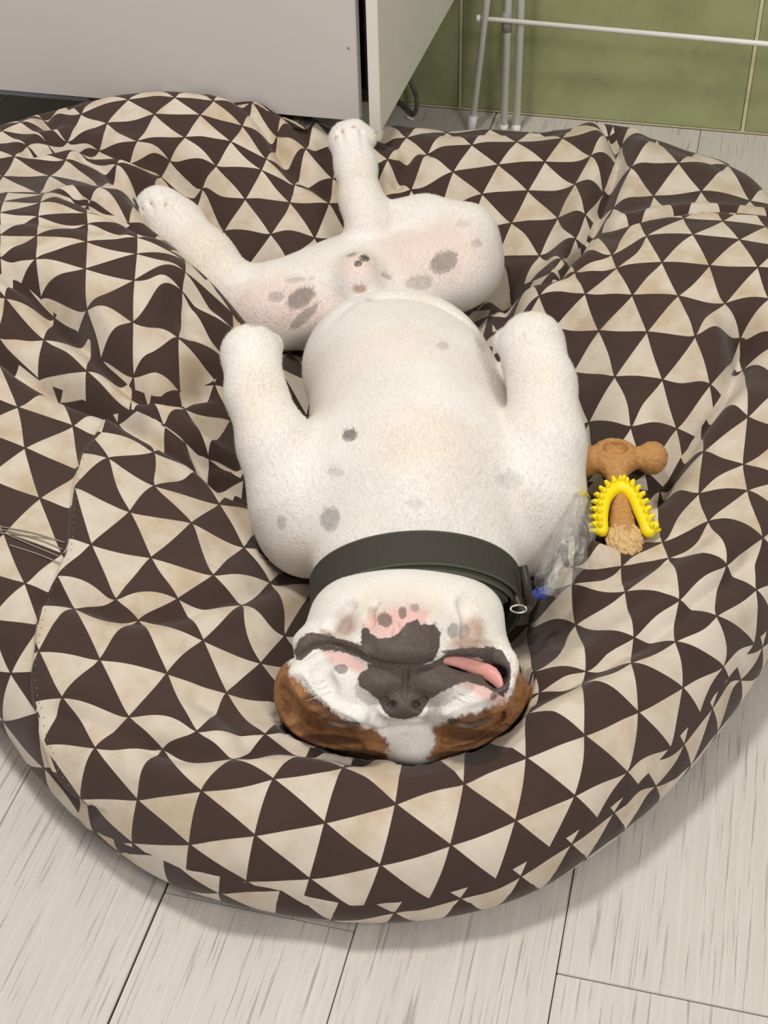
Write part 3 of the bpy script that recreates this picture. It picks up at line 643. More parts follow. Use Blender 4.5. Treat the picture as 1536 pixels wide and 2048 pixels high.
ctrl = [  # photo position, height
 (320,1500,.136),(480,1495,.134),(640,1528,.122),(800,1545,.118),(950,1532,.122),(1100,1432,.145),(1250,1330,.150),(1380,1230,.155),(1470,1100,.165),(1520,950,.175),(1530,800,.190),
 (170,1430,.130),(200,1350,.142),(230,1200,.150),(350,1250,.137),(250,1050,.160),(400,1100,.135),(480,1200,.118),(520,1330,.108),(330,960,.150),(430,970,.112),(480,1000,.10),
 (60,1000,.165),(60,850,.175),(60,1200,.150),(40,1330,.125),(-60,1100,.16),(-80,900,.18),
 (80,680,.188),(150,750,.176),(-80,700,.21),(330,860,.150),(420,880,.125),
 (0,560,.240),(180,530,.250),(280,560,.246),(370,600,.222),(200,660,.216),(320,730,.182),(270,800,.162),(-80,560,.24),(400,720,.165),
 (100,425,.264),(250,455,.258),(370,520,.236),(445,605,.192),(-60,430,.262),
 (40,340,.245),(130,350,.240),(210,340,.240),(290,400,.195),(330,480,.150),(400,560,.125),(-80,330,.25),
 (200,285,.255),(300,235,.270),(450,225,.264),(600,245,.240),(680,262,.216),(300,195,.281),(400,198,.276),(200,202,.276),(520,215,.262),(120,245,.262),(0,262,.262),(-100,270,.26),
 (400,320,.225),(500,440,.168),(560,540,.125),(620,400,.176),(640,500,.135),(500,330,.215),(600,320,.208),
 (760,300,.205),(850,266,.202),(950,272,.198),(1100,274,.196),(1180,264,.196),(850,370,.172),(1000,370,.168),(1120,370,.168),(1050,480,.135),(1000,560,.10),(1100,520,.135),(760,400,.165),
 (1290,300,.205),(1400,330,.200),(1250,400,.190),(1350,390,.195),(1500,400,.190),(1460,360,.195),
 (1060,600,.155),(1110,570,.182),(1180,515,.212),(1280,465,.232),(1400,450,.238),(1500,450,.235),(1600,470,.23),
 (1250,560,.215),(1400,580,.218),(1150,650,.160),(1300,700,.185),(1440,690,.190),(1180,800,.135),(1300,850,.150),(1370,850,.152),(1240,1000,.130),(1540,620,.21),
 (1480,700,.180),(1400,865,.148),(1320,980,.128),(1500,800,.188),(1430,950,.166),(1350,1080,.150),(1250,1080,.128),(1300,1200,.150),(1200,1200,.132),(1120,1150,.108),(1160,1300,.138),(1180,1100,.115),
 (800,1450,.075),(700,1300,.060),(900,1300,.060),(650,1000,.045),(950,1000,.045),(820,800,.045),(700,700,.05),(900,650,.055),(545,900,.07),(1110,900,.08),(560,1150,.085),(1080,1180,.09),(760,590,.075),(1050,1350,.12),(560,1420,.105),(640,1480,.100),(980,1480,.105)]
CP = [P(*c) for c in ctrl]
# cloth lying under the hind legs and flank
for (x, y, z, zb) in ((405,522,.175,.135),(350,455,.198,.160),(318,418,.212,.175),(462,585,.150,.100),(600,603,.135,.065),(440,540,.13,.11),(520,560,.12,.09)):
    q = P(x, y, z); CP.append(np.array([q[0], q[1], zb]))
for (x, y, zb) in ((.12,1.93,.175),(.26,1.93,.17),(.35,1.93,.17),(.44,1.88,.165),(.52,1.80,.165)):
    q = head2world(x, y); CP.append(np.array([q[0], q[1], zb]))
CP = np.array(CP)
def rbf_fit(X, Y, c=.03, lam=1e-4):
    D = np.sqrt(((X[:, None]-X[None])**2).sum(-1)+c*c); n = len(X); Pm = np.c_[np.ones(n), X]
    Amat = np.block([[-D-lam*np.eye(n), Pm], [Pm.T, np.zeros((3, 3))]]); b = np.r_[Y, np.zeros((3,)+Y.shape[1:])]
    sol = np.linalg.solve(Amat, b)
    def ev(Q):
        out = np.empty((len(Q),)+Y.shape[1:])
        for i in range(0, len(Q), 40000):
            q = Q[i:i+40000]; D = np.sqrt(((q[:, None]-X[None])**2).sum(-1)+c*c)
            out[i:i+40000] = -D@sol[:n]+np.c_[np.ones(len(q)), q]@sol[n:]
        return out
    return ev
hfun = rbf_fit(CP[:, :2], CP[:, 2], .035, 2e-3)

# concentric square-to-disc grid, radius then mapped along the pouf's profile
N = 620
g = np.linspace(-1, 1, N); GX, GY = np.meshgrid(g, g, indexing='ij'); GX, GY = GX.ravel(), GY.ravel()
big = np.abs(GX) > np.abs(GY); mx = np.where(big, GX, GY); mx_ = np.where(mx == 0, 1e-9, mx)
phi = np.where(big, (math.pi/4)*(GY/np.where(GX == 0, 1e-9, GX)), math.pi/2-(math.pi/4)*(GX/np.where(GY == 0, 1e-9, GY)))
ang = np.where(mx < 0, phi+math.pi, phi); ang = (ang+math.pi) % (2*math.pi)-math.pi; rad = np.abs(mx)
R = Rof(ang); Wr = np.full_like(R, .085); Rin = R-Wr
ca, sa = np.cos(ang), np.sin(ang)
ztop_edge = np.clip(hfun(BC+np.c_[ca*Rin, sa*Rin]), .09, .30)
La = .5*math.pi*np.sqrt((Wr**2+(ztop_edge*.62)**2)/2); Lb = ztop_edge*.45; L = Rin+La+Lb
arc = rad*L
inner = arc <= Rin; a1 = np.clip((arc-Rin)/La, 0, 1)*math.pi/2; a2 = np.clip((arc-Rin-La)/Lb, 0, 1)*math.pi/2
r_ = np.where(inner, arc, Rin+Wr*np.sin(a1)-Wr*.55*(1-np.cos(a2)))
XY = BC+np.c_[ca*r_, sa*r_]
zin = hfun(np.where(inner[:, None], XY, BC+np.c_[ca*Rin, sa*Rin]))
zc = ztop_edge*.38
Z = np.where(inner, zin, np.where(a2 <= 0, zc+(ztop_edge-zc)*np.cos(a1), zc*(1-np.sin(a2))+.002))
QP = np.c_[ca*arc, sa*arc]                                     # unrolled cloth coordinates
BV = np.c_[XY, Z]

# folds pressed into the cloth (polylines given by where they show)
creases = [
 ([(300,1495),(400,1518),(480,1508),(560,1498),(640,1507),(720,1522)], .010, .010), ([(395,1400),(450,1440),(500,1500)], .006, .010),
 ([(1060,1395),(1110,1375),(1170,1345),(1260,1292),(1350,1238),(1430,1178),(1500,1120)], .012, .013),
 ([(1484,690),(1455,770),(1405,850),(1340,950),(1290,1000)], .024, .013),
 ([(1225,250),(1238,300),(1208,390),(1190,440),(1165,490)], .030, .014),
 ([(450,195),(520,240),(555,290),(600,350),(650,385)], .010, .009), ([(560,215),(600,260),(640,300)], .008, .010), ([(530,230),(560,310),(590,380)], .006, .010),
 ([(20,548),(75,590),(145,655),(195,705),(265,778),(330,802),(400,775)], .022, .012),
 ([(0,705),(77,762),(167,805),(230,828),(300,870),(380,922),(440,960),(490,985)], .022, .012),
 ([(330,850),(400,910),(470,940)], .012, .008), ([(390,900),(440,985),(500,1010)], .014, .009),
 ([(100,1190),(180,1208),(260,1232),(350,1222),(430,1196),(500,1186),(560,1150)], .010, .012),
 ([(110,1432),(200,1452),(290,1480),(380,1492)], .007, .014),
 ([(60,300),(140,285),(210,300),(262,306),(330,338),(385,372)], .016, .010), ([(165,310),(230,360),(275,410)], .012, .008),
 ([(150,395),(215,425),(258,447),(300,472)], .020, .012),
 ([(1020,575),(1110,543),(1165,490),(1225,462),(1300,438),(1400,423),(1536,430)], .030, .014),
 ([(365,588),(420,600),(466,640)], .020, .011), ([(368,640),(420,655),(455,690)], .022, .012), ([(0,440),(120,450),(240,470)], .004, .008),
 ([(960,600),(1000,592),(1022,640)], .02, .012), ([(1030,590),(1090,560),(1150,550)], .008, .010),
 ([(100,250),(90,215),(130,200)], .01, .01), ([(800,330),(795,360),(815,310)], .012, .008), ([(760,270),(790,290),(860,300)], .006, .01),
 ([(1180,1130),(1250,1150),(1330,1120),(1400,1080)], .008, .014), ([(1150,1110),(1200,1120),(1250,1135)], .006, .010), ([(1260,1210),(1340,1180),(1420,1120)], .005, .014)]
def pl_dist(X, pts):
    best = np.full(len(X), 9.); side = np.zeros(len(X))
    for a, b in zip(pts[:-1], pts[1:]):
        e = b-a; t = np.clip(((X-a)@e)/(e@e+1e-12), 0, 1); dv = X-a-t[:, None]*e; d = np.hypot(dv[:, 0], dv[:, 1]); m = d < best
        best[m] = d[m]; side[m] = np.sign(e[0]*dv[m, 1]-e[1]*dv[m, 0])
    return best, side
ppx, ppy, pdz = proj(BV); bhit = Hit(BV, ppx, ppy, pdz)
topm = (arc < Rin+La*.8)
def qhit(x, y):
    o, wg = bhit.idx(x, y); return (QP[o]*wg[:, None]).sum(0)
dz = np.zeros(len(BV))
for pts, dep, wid in creases:
    q = catmull([qhit(*p) for p in pts], 5); d, _ = pl_dist(QP, q)
    dz -= dep*np.exp(-(d/wid)**1.6) - .28*dep*np.exp(-((d-wid*2.2)/(wid*1.3))**2)
seam_px = [(205,858),(168,900),(150,960),(142,1020),(135,1100),(115,1152),(97,1180),(78,1240),(73,1270),(66,1320),(63,1355),(70,1400),(80,1435),(84,1470),(100,1507),(110,1540),(140,1585),(165,1602)]
sq = catmull([qhit(*p) for p in seam_px], 5); sd, ss = pl_dist(QP, sq)
dz += .005*np.exp(-(sd/.02)**2)*(1/(1+np.exp(-ss*sd/.0012)) - .5)*1.6
fold = 1-np.abs(vnoise(QP[:, 0]*11+3*vnoise(QP[:, 0]*4, QP[:, 1]*4, 5), QP[:, 1]*11+3*vnoise(QP[:, 0]*4+9, QP[:, 1]*4, 6), 3))
dz += .0035*vnoise(QP[:, 0]*9, QP[:, 1]*9, 1)+.0020*vnoise(QP[:, 0]*22, QP[:, 1]*22, 2)+.004*(fold-.6)*np.clip(vnoise(QP[:, 0]*5, QP[:, 1]*5, 8), 0, 1)
fade = np.where(arc > Rin+La, np.clip(1-a2/(math.pi/4), 0, 1), 1.0)
nr = np.where(inner, 0, np.sin(a1))
BV[:, 2] += dz*fade*np.cos(np.where(inner, 0, a1)*.9); BV[:, 0] += ca*dz*fade*nr; BV[:, 1] += sa*dz*fade*nr
# the cloth is pressed down under the dog's weight
step = .006
dlo = np.full((260, 260), 9.); dhi = np.full((260, 260), -9.); org = np.array([-.95, .60])
ii = np.clip(((DV[:, :2]-org)/step).astype(int), 0, 259); np.minimum.at(dlo, (ii[:, 0], ii[:, 1]), DV[:, 2]); np.maximum.at(dhi, (ii[:, 0], ii[:, 1]), DV[:, 2])
bi = ((BV[:, :2]-org)/step).astype(int); ok = (bi >= 0).all(1) & (bi < 260).all(1); bi = np.clip(bi, 0, 259)
lo_, hi_ = dlo[bi[:, 0], bi[:, 1]], dhi[bi[:, 0], bi[:, 1]]
press = ok & (lo_ < 5) & (BV[:, 2] > lo_-.002) & (BV[:, 2] < hi_+.004) & inner
BV[press, 2] = np.maximum(lo_[press]-.003, .02)
zg = BV[:, 2].reshape(N, N).copy(); pm = press.reshape(N, N)
for _ in range(3):
    av = zg.copy(); av[1:-1, 1:-1] = (zg[:-2, 1:-1]+zg[2:, 1:-1]+zg[1:-1, :-2]+zg[1:-1, 2:])*.25
    near = pm.copy(); near[1:] |= pm[:-1]; near[:-1] |= pm[1:]; near[:, 1:] |= pm[:, :-1]; near[:, :-1] |= pm[:, 1:]
    zg = np.where(near & ~pm, np.minimum(av, zg), np.where(pm, np.minimum(av, zg), zg)); pm = near
inn = inner.reshape(N, N)
for _ in range(60):
    lim = zg.copy()
    lim[1:] = np.minimum(lim[1:], zg[:-1]+.015); lim[:-1] = np.minimum(lim[:-1], zg[1:]+.015); lim[:, 1:] = np.minimum(lim[:, 1:], zg[:, :-1]+.015); lim[:, :-1] = np.minimum(lim[:, :-1], zg[:, 1:]+.015)
    zg = np.where(inn, lim, zg)
BV[:, 2] = np.maximum(zg.ravel(), .002)
cl = (BV[:, 2] > .235) & (BV[:, 0] < -.44) & (BV[:, 1] > 1.752); BV[cl, 1] = 1.752-(BV[cl, 1]-1.752)*.05

# printed lattice: photo position of print corners -> (i, j), one list per cloth panel
def zp(x0, y0, s, L_): return [(x0+a/s, y0+b/s, i, j) for (i, j, a, b) in L_]
LAT = {}
LAT['front'] = zp(0,1300,1.92,[(0,0,775,543),(1,0,978,713),(0,1,727,746),(2,0,1190,880),(1,1,948,888),(1,-1,1050,495),(2,-1,1248,663),(3,-1,1460,828),(2,-2,1318,453),(3,-2,1520,592),(-1,1,527,575),(-1,0,625,383),(-1,2,508,740),(-2,1,365,376),(-2,2,316,568),
   (-1,-1,757,312),(0,-2,1018,325),(-2,0,495,257),(-2,-1,640,92),(-1,-2,870,165),(-3,0,383,38),(-3,1,238,183),(-3,2,172,366),(-1,-3,1000,50)]) \
 + zp(0,700,2.4,[(-3,-1,665,1298),(-2,-2,975,1395),(-3,-2,855,1196),(-4,-1,555,1194),(-4,0,357,1242),(-4,-2,725,998),(-3,-3,1025,1080),(-2,-3,1160,1227),(-2,-4,1295,1117),(-1,-4,1368,1370),(-5,-1,437,935),(-5,0,275,1085),(-5,-2,622,776),(-4,-3,920,832),(-3,-4,1170,948),(-5,-3,743,652),(-6,-2,520,520),(-6,-1,355,665),(-6,-3,740,490)]) \
 + zp(736,1300,1.92,[(4,-2,318,750),(4,-3,368,512),(5,-3,568,656),(5,-4,608,415),(6,-4,793,562),(6,-5,835,328),(7,-5,995,470),(7,-6,1038,238),(8,-6,1162,375),(8,-7,1208,145),(9,-8,1363,65),(3,-3,150,430),(4,-4,395,378),(5,-5,612,250),(5,-2,490,880),(4,-1,235,957),(6,-3,697,762),(7,-4,880,648),(8,-5,1037,520)]) \
 + zp(1024,1000,3,[(6,-6,420,1105),(7,-7,717,978),(8,-8,980,850),(9,-9,1230,695),(10,-10,1468,540),(5,-6,165,1160),(5,-7,133,1035),(6,-7,445,1030),(6,-8,383,748),(7,-8,730,825),(5,-8,98,750),(8,-9,1005,600),(9,-10,1285,390),(10,-11,1505,225),(7,-9,680,550),(6,-9,363,507),(8,-10,940,350),(9,-11,1180,130),(7,-10,657,398),(8,-11,905,250),(6,-10,370,398),(9,-7,1130,1280),(10,-8,1300,1070),(10,-9,1450,865)]) \
 + zp(1024,560,3,[(10,-12,1415,1265),(9,-12,1125,1278),(9,-13,1150,1030),(10,-13,1390,1105),(8,-12,888,1262),(10,-14,1415,820),(9,-14,1148,800),(10,-15,1385,540),(10,-16,1372,352)])
LAT['right'] = zp(1024,560,3,[(-1,0,165,95),(0,0,440,85),(1,0,720,92),(2,0,998,95),(3,0,1280,140),(4,0,1540,115),(-1,1,250,290),(0,1,522,305),(1,1,810,312),(2,1,1100,338),(3,1,1370,355),(-1,2,365,555),(0,2,617,580),(1,2,903,600),(2,2,1188,630),(-1,3,460,855),(0,3,717,880),(1,3,988,893)]) \
 + zp(1024,220,3,[(1,-1,632,945),(2,-1,900,912),(3,-1,1185,935),(4,-1,1475,943),(0,-1,378,972),(2,-2,810,758),(3,-2,1085,748),(4,-2,1365,778),(1,-2,597,870),(3,-3,1030,650),(4,-3,1265,665)])
LAT['rear_right'] = zp(1024,220,3,[(0,0,715,345),(1,0,1000,318),(2,0,1295,330),(0,1,850,517),(1,1,1135,487),(2,1,1427,545),(3,0,1525,460),(1,-1,870,178),(2,-1,1125,195),(-1,1,605,590),(0,-1,650,215)])
LAT['rear'] = zp(600,180,3,[(0,0,765,383),(1,0,1030,328),(0,1,920,492),(1,1,1190,447),(2,1,1468,430),(1,2,1368,605),(0,2,1092,625),(-1,1,665,600),(0,3,1268,798),(0,4,1437,990),(-1,4,1180,1010),(0,-1,640,285),(1,-1,880,258),(2,-1,1140,240),(3,-1,1380,235)]) \
 + zp(1024,220,3,[(3,1,470,275),(2,2,375,445),(1,3,275,650),(3,0,300,170),(2,0,26,192),(4,0,565,150),(3,2,545,500),(4,1,660,285),(2,3,440,630)])
LAT['rear_left'] = zp(256,160,3,[(0,0,340,345),(1,0,617,367),(0,1,527,515),(1,1,800,540),(0,2,703,715),(1,2,970,735),(0,3,858,925),(1,3,1120,945),(-1,3,578,910),(-1,2,443,655),(-1,1,250,485),(-1,0,55,368),(0,-1,158,207),(1,-1,433,210),(2,-1,685,275),(2,0,830,470),(2,1,1000,630),(2,2,1205,742),(-1,4,708,1140),(0,4,978,1120),(2,3,1322,940),(3,1,1228,590),(3,0,1065,410),(3,-1,895,330),(4,-1,1130,255),(0,-2,0,118),(1,-2,280,105),(2,-2,510,125)]) \
 + zp(0,220,3,[(-1,-1,640,80),(-2,0,590,245),(-2,-1,400,190),(-4,2,390,300),(-3,2,700,325),(-4,3,600,460),(-3,3,830,580),(-4,4,770,680),(-5,2,85,280),(-5,3,300,395),(-5,4,540,545),(-2,2,965,400),(-4,1,160,215),(-3,1,470,245)])
LAT['left'] = zp(0,220,3,[(0,0,512,955),(1,0,818,863),(0,1,803,1022),(1,-1,520,790),(2,-1,820,765),(-1,1,520,1200),(-1,2,795,1270),(0,-1,215,895),(-1,0,245,1135),(1,1,1108,970),(0,2,1090,1090),(-1,3,1068,1365),(1,-2,220,755),(2,-2,522,685),(2,-3,228,640),(3,-3,515,620),(3,-4,240,555),(4,-4,525,570),(0,-2,0,888),(1,-3,0,750),(2,-4,0,615),(2,0,1105,900)]) \
 + zp(0,640,3,[(-2,2,605,240),(-2,3,800,340),(-2,4,1080,435)])
LAT['left_tuck'] = zp(0,220,3,[(0,0,30,1130),(1,0,262,1380),(0,1,-10,1365)])+zp(0,640,3,[(2,0,520,308),(1,1,230,358),(3,0,780,545)])
LAT['left_fold'] = zp(0,640,3,[(0,0,1112,535),(1,0,1250,830),(0,1,980,628),(1,-1,1385,605),(2,-1,1490,890),(0,-1,1285,385)])
LAT['left_side'] = zp(0,640,3,[(0,0,107,523),(1,0,435,635),(0,1,150,768),(1,1,480,878),(0,2,240,1068),(-1,3,22,1275),(0,3,370,1400)])+zp(0,1100,3,[(-1,4,150,200),(-1,5,232,430),(-2,6,65,740),(-2,7,222,980),(-3,7,20,1028),(-3,8,262,1310)])
REG = {
 'left': [(-300,380),(0,383),(88,385),(130,385),(178,400),(215,425),(258,447),(275,470),(365,513),(440,590),(480,650),(476,690),(450,740),(425,765),(360,785),(310,797),(265,775),(200,720),(193,690),(145,655),(100,618),(75,590),(20,550),(-300,520)],
 'left_tuck': [(-300,520),(20,550),(75,590),(100,618),(145,655),(193,690),(200,720),(265,775),(265,800),(260,822),(213,830),(167,800),(77,760),(0,700),(-300,600)],
 'left_fold': [(265,775),(310,797),(360,785),(425,765),(450,740),(540,960),(500,965),(420,925),(325,850),(262,815)],
 'left_side': [(-300,600),(0,700),(77,760),(167,800),(213,830),(205,862),(168,900),(150,960),(142,1020),(135,1100),(115,1152),(97,1180),(78,1240),(73,1270),(66,1320),(63,1355),(70,1400),(80,1435),(84,1470),(100,1507),(110,1540),(140,1585),(165,1602),(100,1800),(-600,1800)],
 'rear_left': [(-300,0),(712,0),(712,640),(480,650),(440,590),(365,513),(275,470),(258,447),(178,400),(88,385),(-300,380)],
 'rear': [(712,0),(1225,0),(1225,250),(1240,300),(1205,390),(1190,440),(1165,490),(1120,540),(1020,580),(985,620),(712,640)],
 'rear_right': [(1225,0),(1900,0),(1900,440),(1536,432),(1400,425),(1300,440),(1225,465),(1165,490),(1190,440),(1205,390),(1240,300),(1225,250)],
 'right': [(1900,440),(1536,432),(1400,425),(1300,440),(1225,465),(1165,490),(1120,540),(1020,580),(985,620),(985,800),(1060,960),(1160,960),(1320,985),(1385,880),(1405,850),(1455,770),(1484,700),(1490,665),(1540,610),(1900,560)]}
LOWER = [(150,1640),(180,1660),(250,1688),(365,1737),(490,1766),(708,1813),(858,1798),(991,1758),(1099,1697),(1194,1637),(1276,1571),(1341,1494),(1401,1427),(1457,1357),(1510,1285),(1900,900),(1900,2300),(-600,2300),(100,1700)]
def inpoly(x, y, pts):
    ins = np.zeros(len(x), bool)
    for (x0, y0), (x1, y1) in zip(pts, pts[1:]+pts[:1]):
        cr = (y0 > y) != (y1 > y); ins ^= cr & (x < (x1-x0)*(y-y0)/(y1-y0+1e-12)+x0)
    return ins
ppx, ppy, pdz = proj(BV); bhit = Hit(BV, ppx, ppy, pdz)
names = ['front', 'right', 'rear_right', 'rear', 'rear_left', 'left', 'left_tuck', 'left_fold', 'left_side', 'band']
reg = np.zeros(len(BV), np.int8)
for nm, pl in REG.items(): reg[inpoly(ppx, ppy, pl)] = names.index(nm)
reg[(arc > Rin+La*.55) & inpoly(ppx, ppy, LOWER)] = 9
i0 = (np.arange(N-1)[:, None]*N+np.arange(N-1)[None]).ravel()
BQ = np.stack([i0, i0+N, i0+N+1, i0+1], 1)
oh = np.zeros((len(names), N, N), np.float32)
for k in range(len(names)): oh[k] = (reg.reshape(N, N) == k)
kr = np.exp(-.5*(np.arange(-6, 7)/2.2)**2); kr /= kr.sum()
for ax in (1, 2): oh = sum(kv*np.roll(oh, i-6, ax) for i, kv in enumerate(kr))
oh = oh.reshape(len(names), -1)
fs = oh[:, BQ].mean(2); order = np.argsort(-fs, axis=0); fA, fB = order[0], order[1]; fB = np.where(np.take_along_axis(fs, order[1:2], 0)[0] > .02, fB, fA)
UV = np.zeros((len(BQ), 4, 2), np.float32); UV2 = np.zeros((len(BQ), 4, 2), np.float32)
for k, nm in enumerate(names):
    fm, fm2 = fA == k, fB == k
    if not (fm.any() or fm2.any()): continue
    lat = LAT['front' if nm == 'band' else nm]
    X = np.array([qhit(a, b) for a, b, i, j in lat]); Yv = np.array([(i, j) for a, b, i, j in lat], float)
    keep = [i for i in range(len(X)) if all(np.hypot(*(X[i]-X[j])) > .004 for j in range(i))]
    f = rbf_fit(X[keep], Yv[keep], .012, 1e-4); u = np.unique(BQ[fm | fm2]); val = f(QP[u]); tab = np.zeros((len(BV), 2), np.float32); tab[u] = val
    if nm == 'band': tab[u] += (.42, .31)
    UV[fm] = tab[BQ[fm]]; UV2[fm2] = tab[BQ[fm2]]
MIXV = np.zeros((len(BQ), 4, 2), np.float32); MIXV[:, :, 0] = np.where((fA == fB)[:, None], 1.0, oh[fA[:, None], BQ]-oh[fB[:, None], BQ])
bed = empty('dog_bed', (BC[0], BC[1], 0)); tag(bed, 'round padded dog bed in cream and dark brown triangle print', 'dog bed')
cov = np_mesh('cover', BV, BQ, M_FAB, bed)
uvl = cov.data.uv_layers.new(name='print'); uvl.data.foreach_set('uv', UV.ravel())
uvl = cov.data.uv_layers.new(name='print_b'); uvl.data.foreach_set('uv', UV2.ravel())
uvl = cov.data.uv_layers.new(name='panel'); uvl.data.foreach_set('uv', MIXV.ravel())
# seam details of the bed
def on_bed(px, py, lift=.001):
    o, wg = bhit.idx(px, py); return (BV[o]*wg[:, None]).sum(0)+np.array([0, 0, lift])
bm = bmesh.new(); sp_ = catmull(seam_px, 6)
acc_ = 0.0; last = None
for (x, y) in sp_:
    if last is not None: acc_ += math.hypot(x-last[0], y-last[1])
    last = (x, y)
    if acc_ > 12:
        acc_ = 0; c = on_bed(x+7, y, .0006); bmesh.ops.create_icosphere(bm, subdivisions=1, radius=.0007, matrix=Matrix.Translation(c))
tag(bm_obj('stitching', bm, M_THREAD, bed, True), kind='stuff')
for pts in ([(-20, 1052), (60, 1066), (130, 1086)], [(10, 1068), (60, 1090), (118, 1114)], [(0, 1060), (70, 1078), (125, 1100)], [(20, 1092), (70, 1108), (120, 1128)], [(-20, 1066), (50, 1072), (118, 1082)]):
    tube('loose_thread', catmull([on_bed(x, y, .0012) for x, y in pts], 8), .0007, M_THREAD, bed, 6)
prof = []
for t_ in np.linspace(-math.pi, math.pi, 240, endpoint=False):
    rr_ = float(Rof(t_))-.034; prof.append((BC[0]+math.cos(t_)*rr_, BC[1]+math.sin(t_)*rr_, .006))
tube('piping', prof, .004, M_STRAPIN, bed, 6, True)

# ------------------------------------------------------------------ collar
col = empty('dog_collar', tuple(CC)); tag(col, 'wide charcoal webbing collar around the sleeping dog\'s neck', 'collar')
def strap(name, wd, th, mat, ro=0.0, off=0.0, a0=0, a1=2*math.pi, n=96, tilt=0.0):
    V, Fc = [], []; closed = (a1-a0) > 6.2
    for i in range(n):
        an = a0+(a1-a0)*i/(n if closed else n-1); c_, s_ = math.cos(an), math.sin(an)
        nrm = hb[0]*c_*cb_+CU*s_*ca_; nrm /= np.linalg.norm(nrm); p = CC+hb[0]*ca_*c_+CU*cb_*s_+nrm*ro+CA*off
        wv = CA*math.cos(tilt)-nrm*math.sin(tilt)
        for (u_, t_) in ((-.5, -.5), (.5, -.5), (.5, .5), (-.5, .5)): V.append(p+wv*u_*wd+nrm*t_*th)
    m = n if closed else n-1
    for i in range(m):
        j = (i+1) % n
        for k in range(4): l = (k+1) % 4; Fc.append((i*4+k, i*4+l, j*4+l, j*4+k))
    if not closed: Fc += [(3, 2, 1, 0), tuple((n-1)*4+k for k in range(4))]
    o = mesh_obj(name, V, Fc, mat, col, False); b_ = o.modifiers.new('bevel', 'BEVEL'); b_.width = .0012; b_.segments = 2; return o
def ringpt(an, ro=0, off=0):
    c_, s_ = math.cos(an), math.sin(an); nrm = hb[0]*c_*cb_+CU*s_*ca_; nrm /= np.linalg.norm(nrm); return CC+hb[0]*ca_*c_+CU*cb_*s_+nrm*ro+CA*off
strap('strap', .036, .0035, M_STRAP, .002, .004)
strap('lining', .034, .002, M_STRAPIN, -.0022, -.003)
for off in (.0215, -.0135):
    tube('edge_binding', [ringpt(t_, .0030, off) for t_ in np.linspace(0, 2*math.pi, 120, endpoint=False)], .0013, M_STRAPIN, col, 6, True)
strap('keeper_strap', .030, .003, M_STRAP, -.006, -.010, math.radians(25), math.radians(80), 40)
bk = ringpt(math.radians(12), .010, .0)
b0, b1 = dhit(1046, 1128)+np.array([0, 0, .008]), P(1060, 1205, .150)
bz = P(1046, 1132, .198); b1 = P(1058, 1206, .165)
tube('buckle', catmull([bz, (bz+b1)/2+(-FW)*.006, b1], 8), [.0042]*16+[.0046], M_BLACKP, col, 10)
tube('buckle', catmull([P(1030, 1190, .17), P(1048, 1222, .163), P(1066, 1200, .162)], 8), .0045, M_BLACKP, col, 10)
tube('ring', [P(1037, 1218, .168)+ (RT*math.cos(t_)*.0075+DN*math.sin(t_)*.0035+(-FW)*.002*math.sin(t_)) for t_ in np.linspace(0, 2*math.pi, 20, endpoint=False)], .0014, M_STEEL, col, 8, True)
bm = bmesh.new(); bmesh.ops.create_icosphere(bm, subdivisions=3, radius=1.0)
tc = P(1080, 1187, .155)
for v in bm.verts:
    n_ = 1+.25*math.sin(v.co.x*5+v.co.y*3)*math.cos(v.co.z*4+1); v.co = Vector(tc)+Vector(RT)*(v.co.x*.0088*n_)+Vector(DN)*(v.co.y*.0062*n_-v.co.x*.003)+Vector(-FW)*(v.co.z*.004*n_)
bm_obj('tag', bm, M_BLUE, col, True)['label'] = 'small blue tag'
tube('wire_loop', catmull([P(1058, 1160, .17), P(1068, 1168, .166), P(1074, 1180, .158)], 6), .0006, M_BLACKP, col, 6)

# ------------------------------------------------------------------ chew toy (own small distance field)
tc = P(1238, 1000, .15)
zt = on_bed(1240, 1010)[2]+.012
def field(): grid(tc-np.array([.085, .085, .05]), tc+np.array([.085, .105, .05]), .0011)
def T(px, py, dz_=0.0): return P(px, py, zt+dz_)
field()
kc = T(1228, 916, .010)
ell(kc, (.0268, .0255, .0190), .004); cap(T(1172, 922, .006), kc, .012, .010, .006); cap(T(1300, 916, .008), kc, .012, .010, .006)
ell(T(1304, 916, .008), (.0168, .0175, .0185), .006); ell(T(1168, 922, .006), (.0168, .018, .018), .006)
cap(kc, T(1241, 1000, .003), .0120, .0105, .008); cap(T(1240, 990, .003), T(1247, 1075, .000), .0110, .0145, .006)
ell(kc+np.array([0, 0, .019]), (.0140, .0130, .017), .003, cut=True); ell(kc, (.008, .007, .006), .003)
TV, TQ = surface_nets(GD, GLO, VX)
TV += .0005*np.stack([vnoise(TV[:, 0]*300, TV[:, 1]*300+TV[:, 2]*170, i) for i in (1, 2, 3)], 1)
toy = empty('chew_toy', tuple(T(1238, 1000, -.012))); tag(toy, 'brown hammer-shaped chew toy with a yellow spiky rubber sleeve', 'dog toy')
np_mesh('toy_body', TV, TQ, M_CHEW, toy)
field(); ell(T(1248, 1082, -.001), (.0190, .0245, .0155), .004)
TV, TQ = surface_nets(GD, GLO, VX)
tn = TV-TV.mean(0); tn /= np.linalg.norm(tn, axis=1)[:, None]
TV += tn*(.0016*vnoise(TV[:, 0]*420+TV[:, 2]*300, TV[:, 1]*420, 4)+.0010*vnoise(TV[:, 0]*900, TV[:, 1]*900+TV[:, 2]*700, 5))[:, None]
np_mesh('frayed_end', TV, TQ, M_FRAY, toy)['label'] = 'chewed fuzzy pale end'
field()
up = catmull([(1203, 1062), (1203, 1025), (1213, 992), (1240, 973), (1266, 990), (1282, 1025), (1298, 1064)], 8)
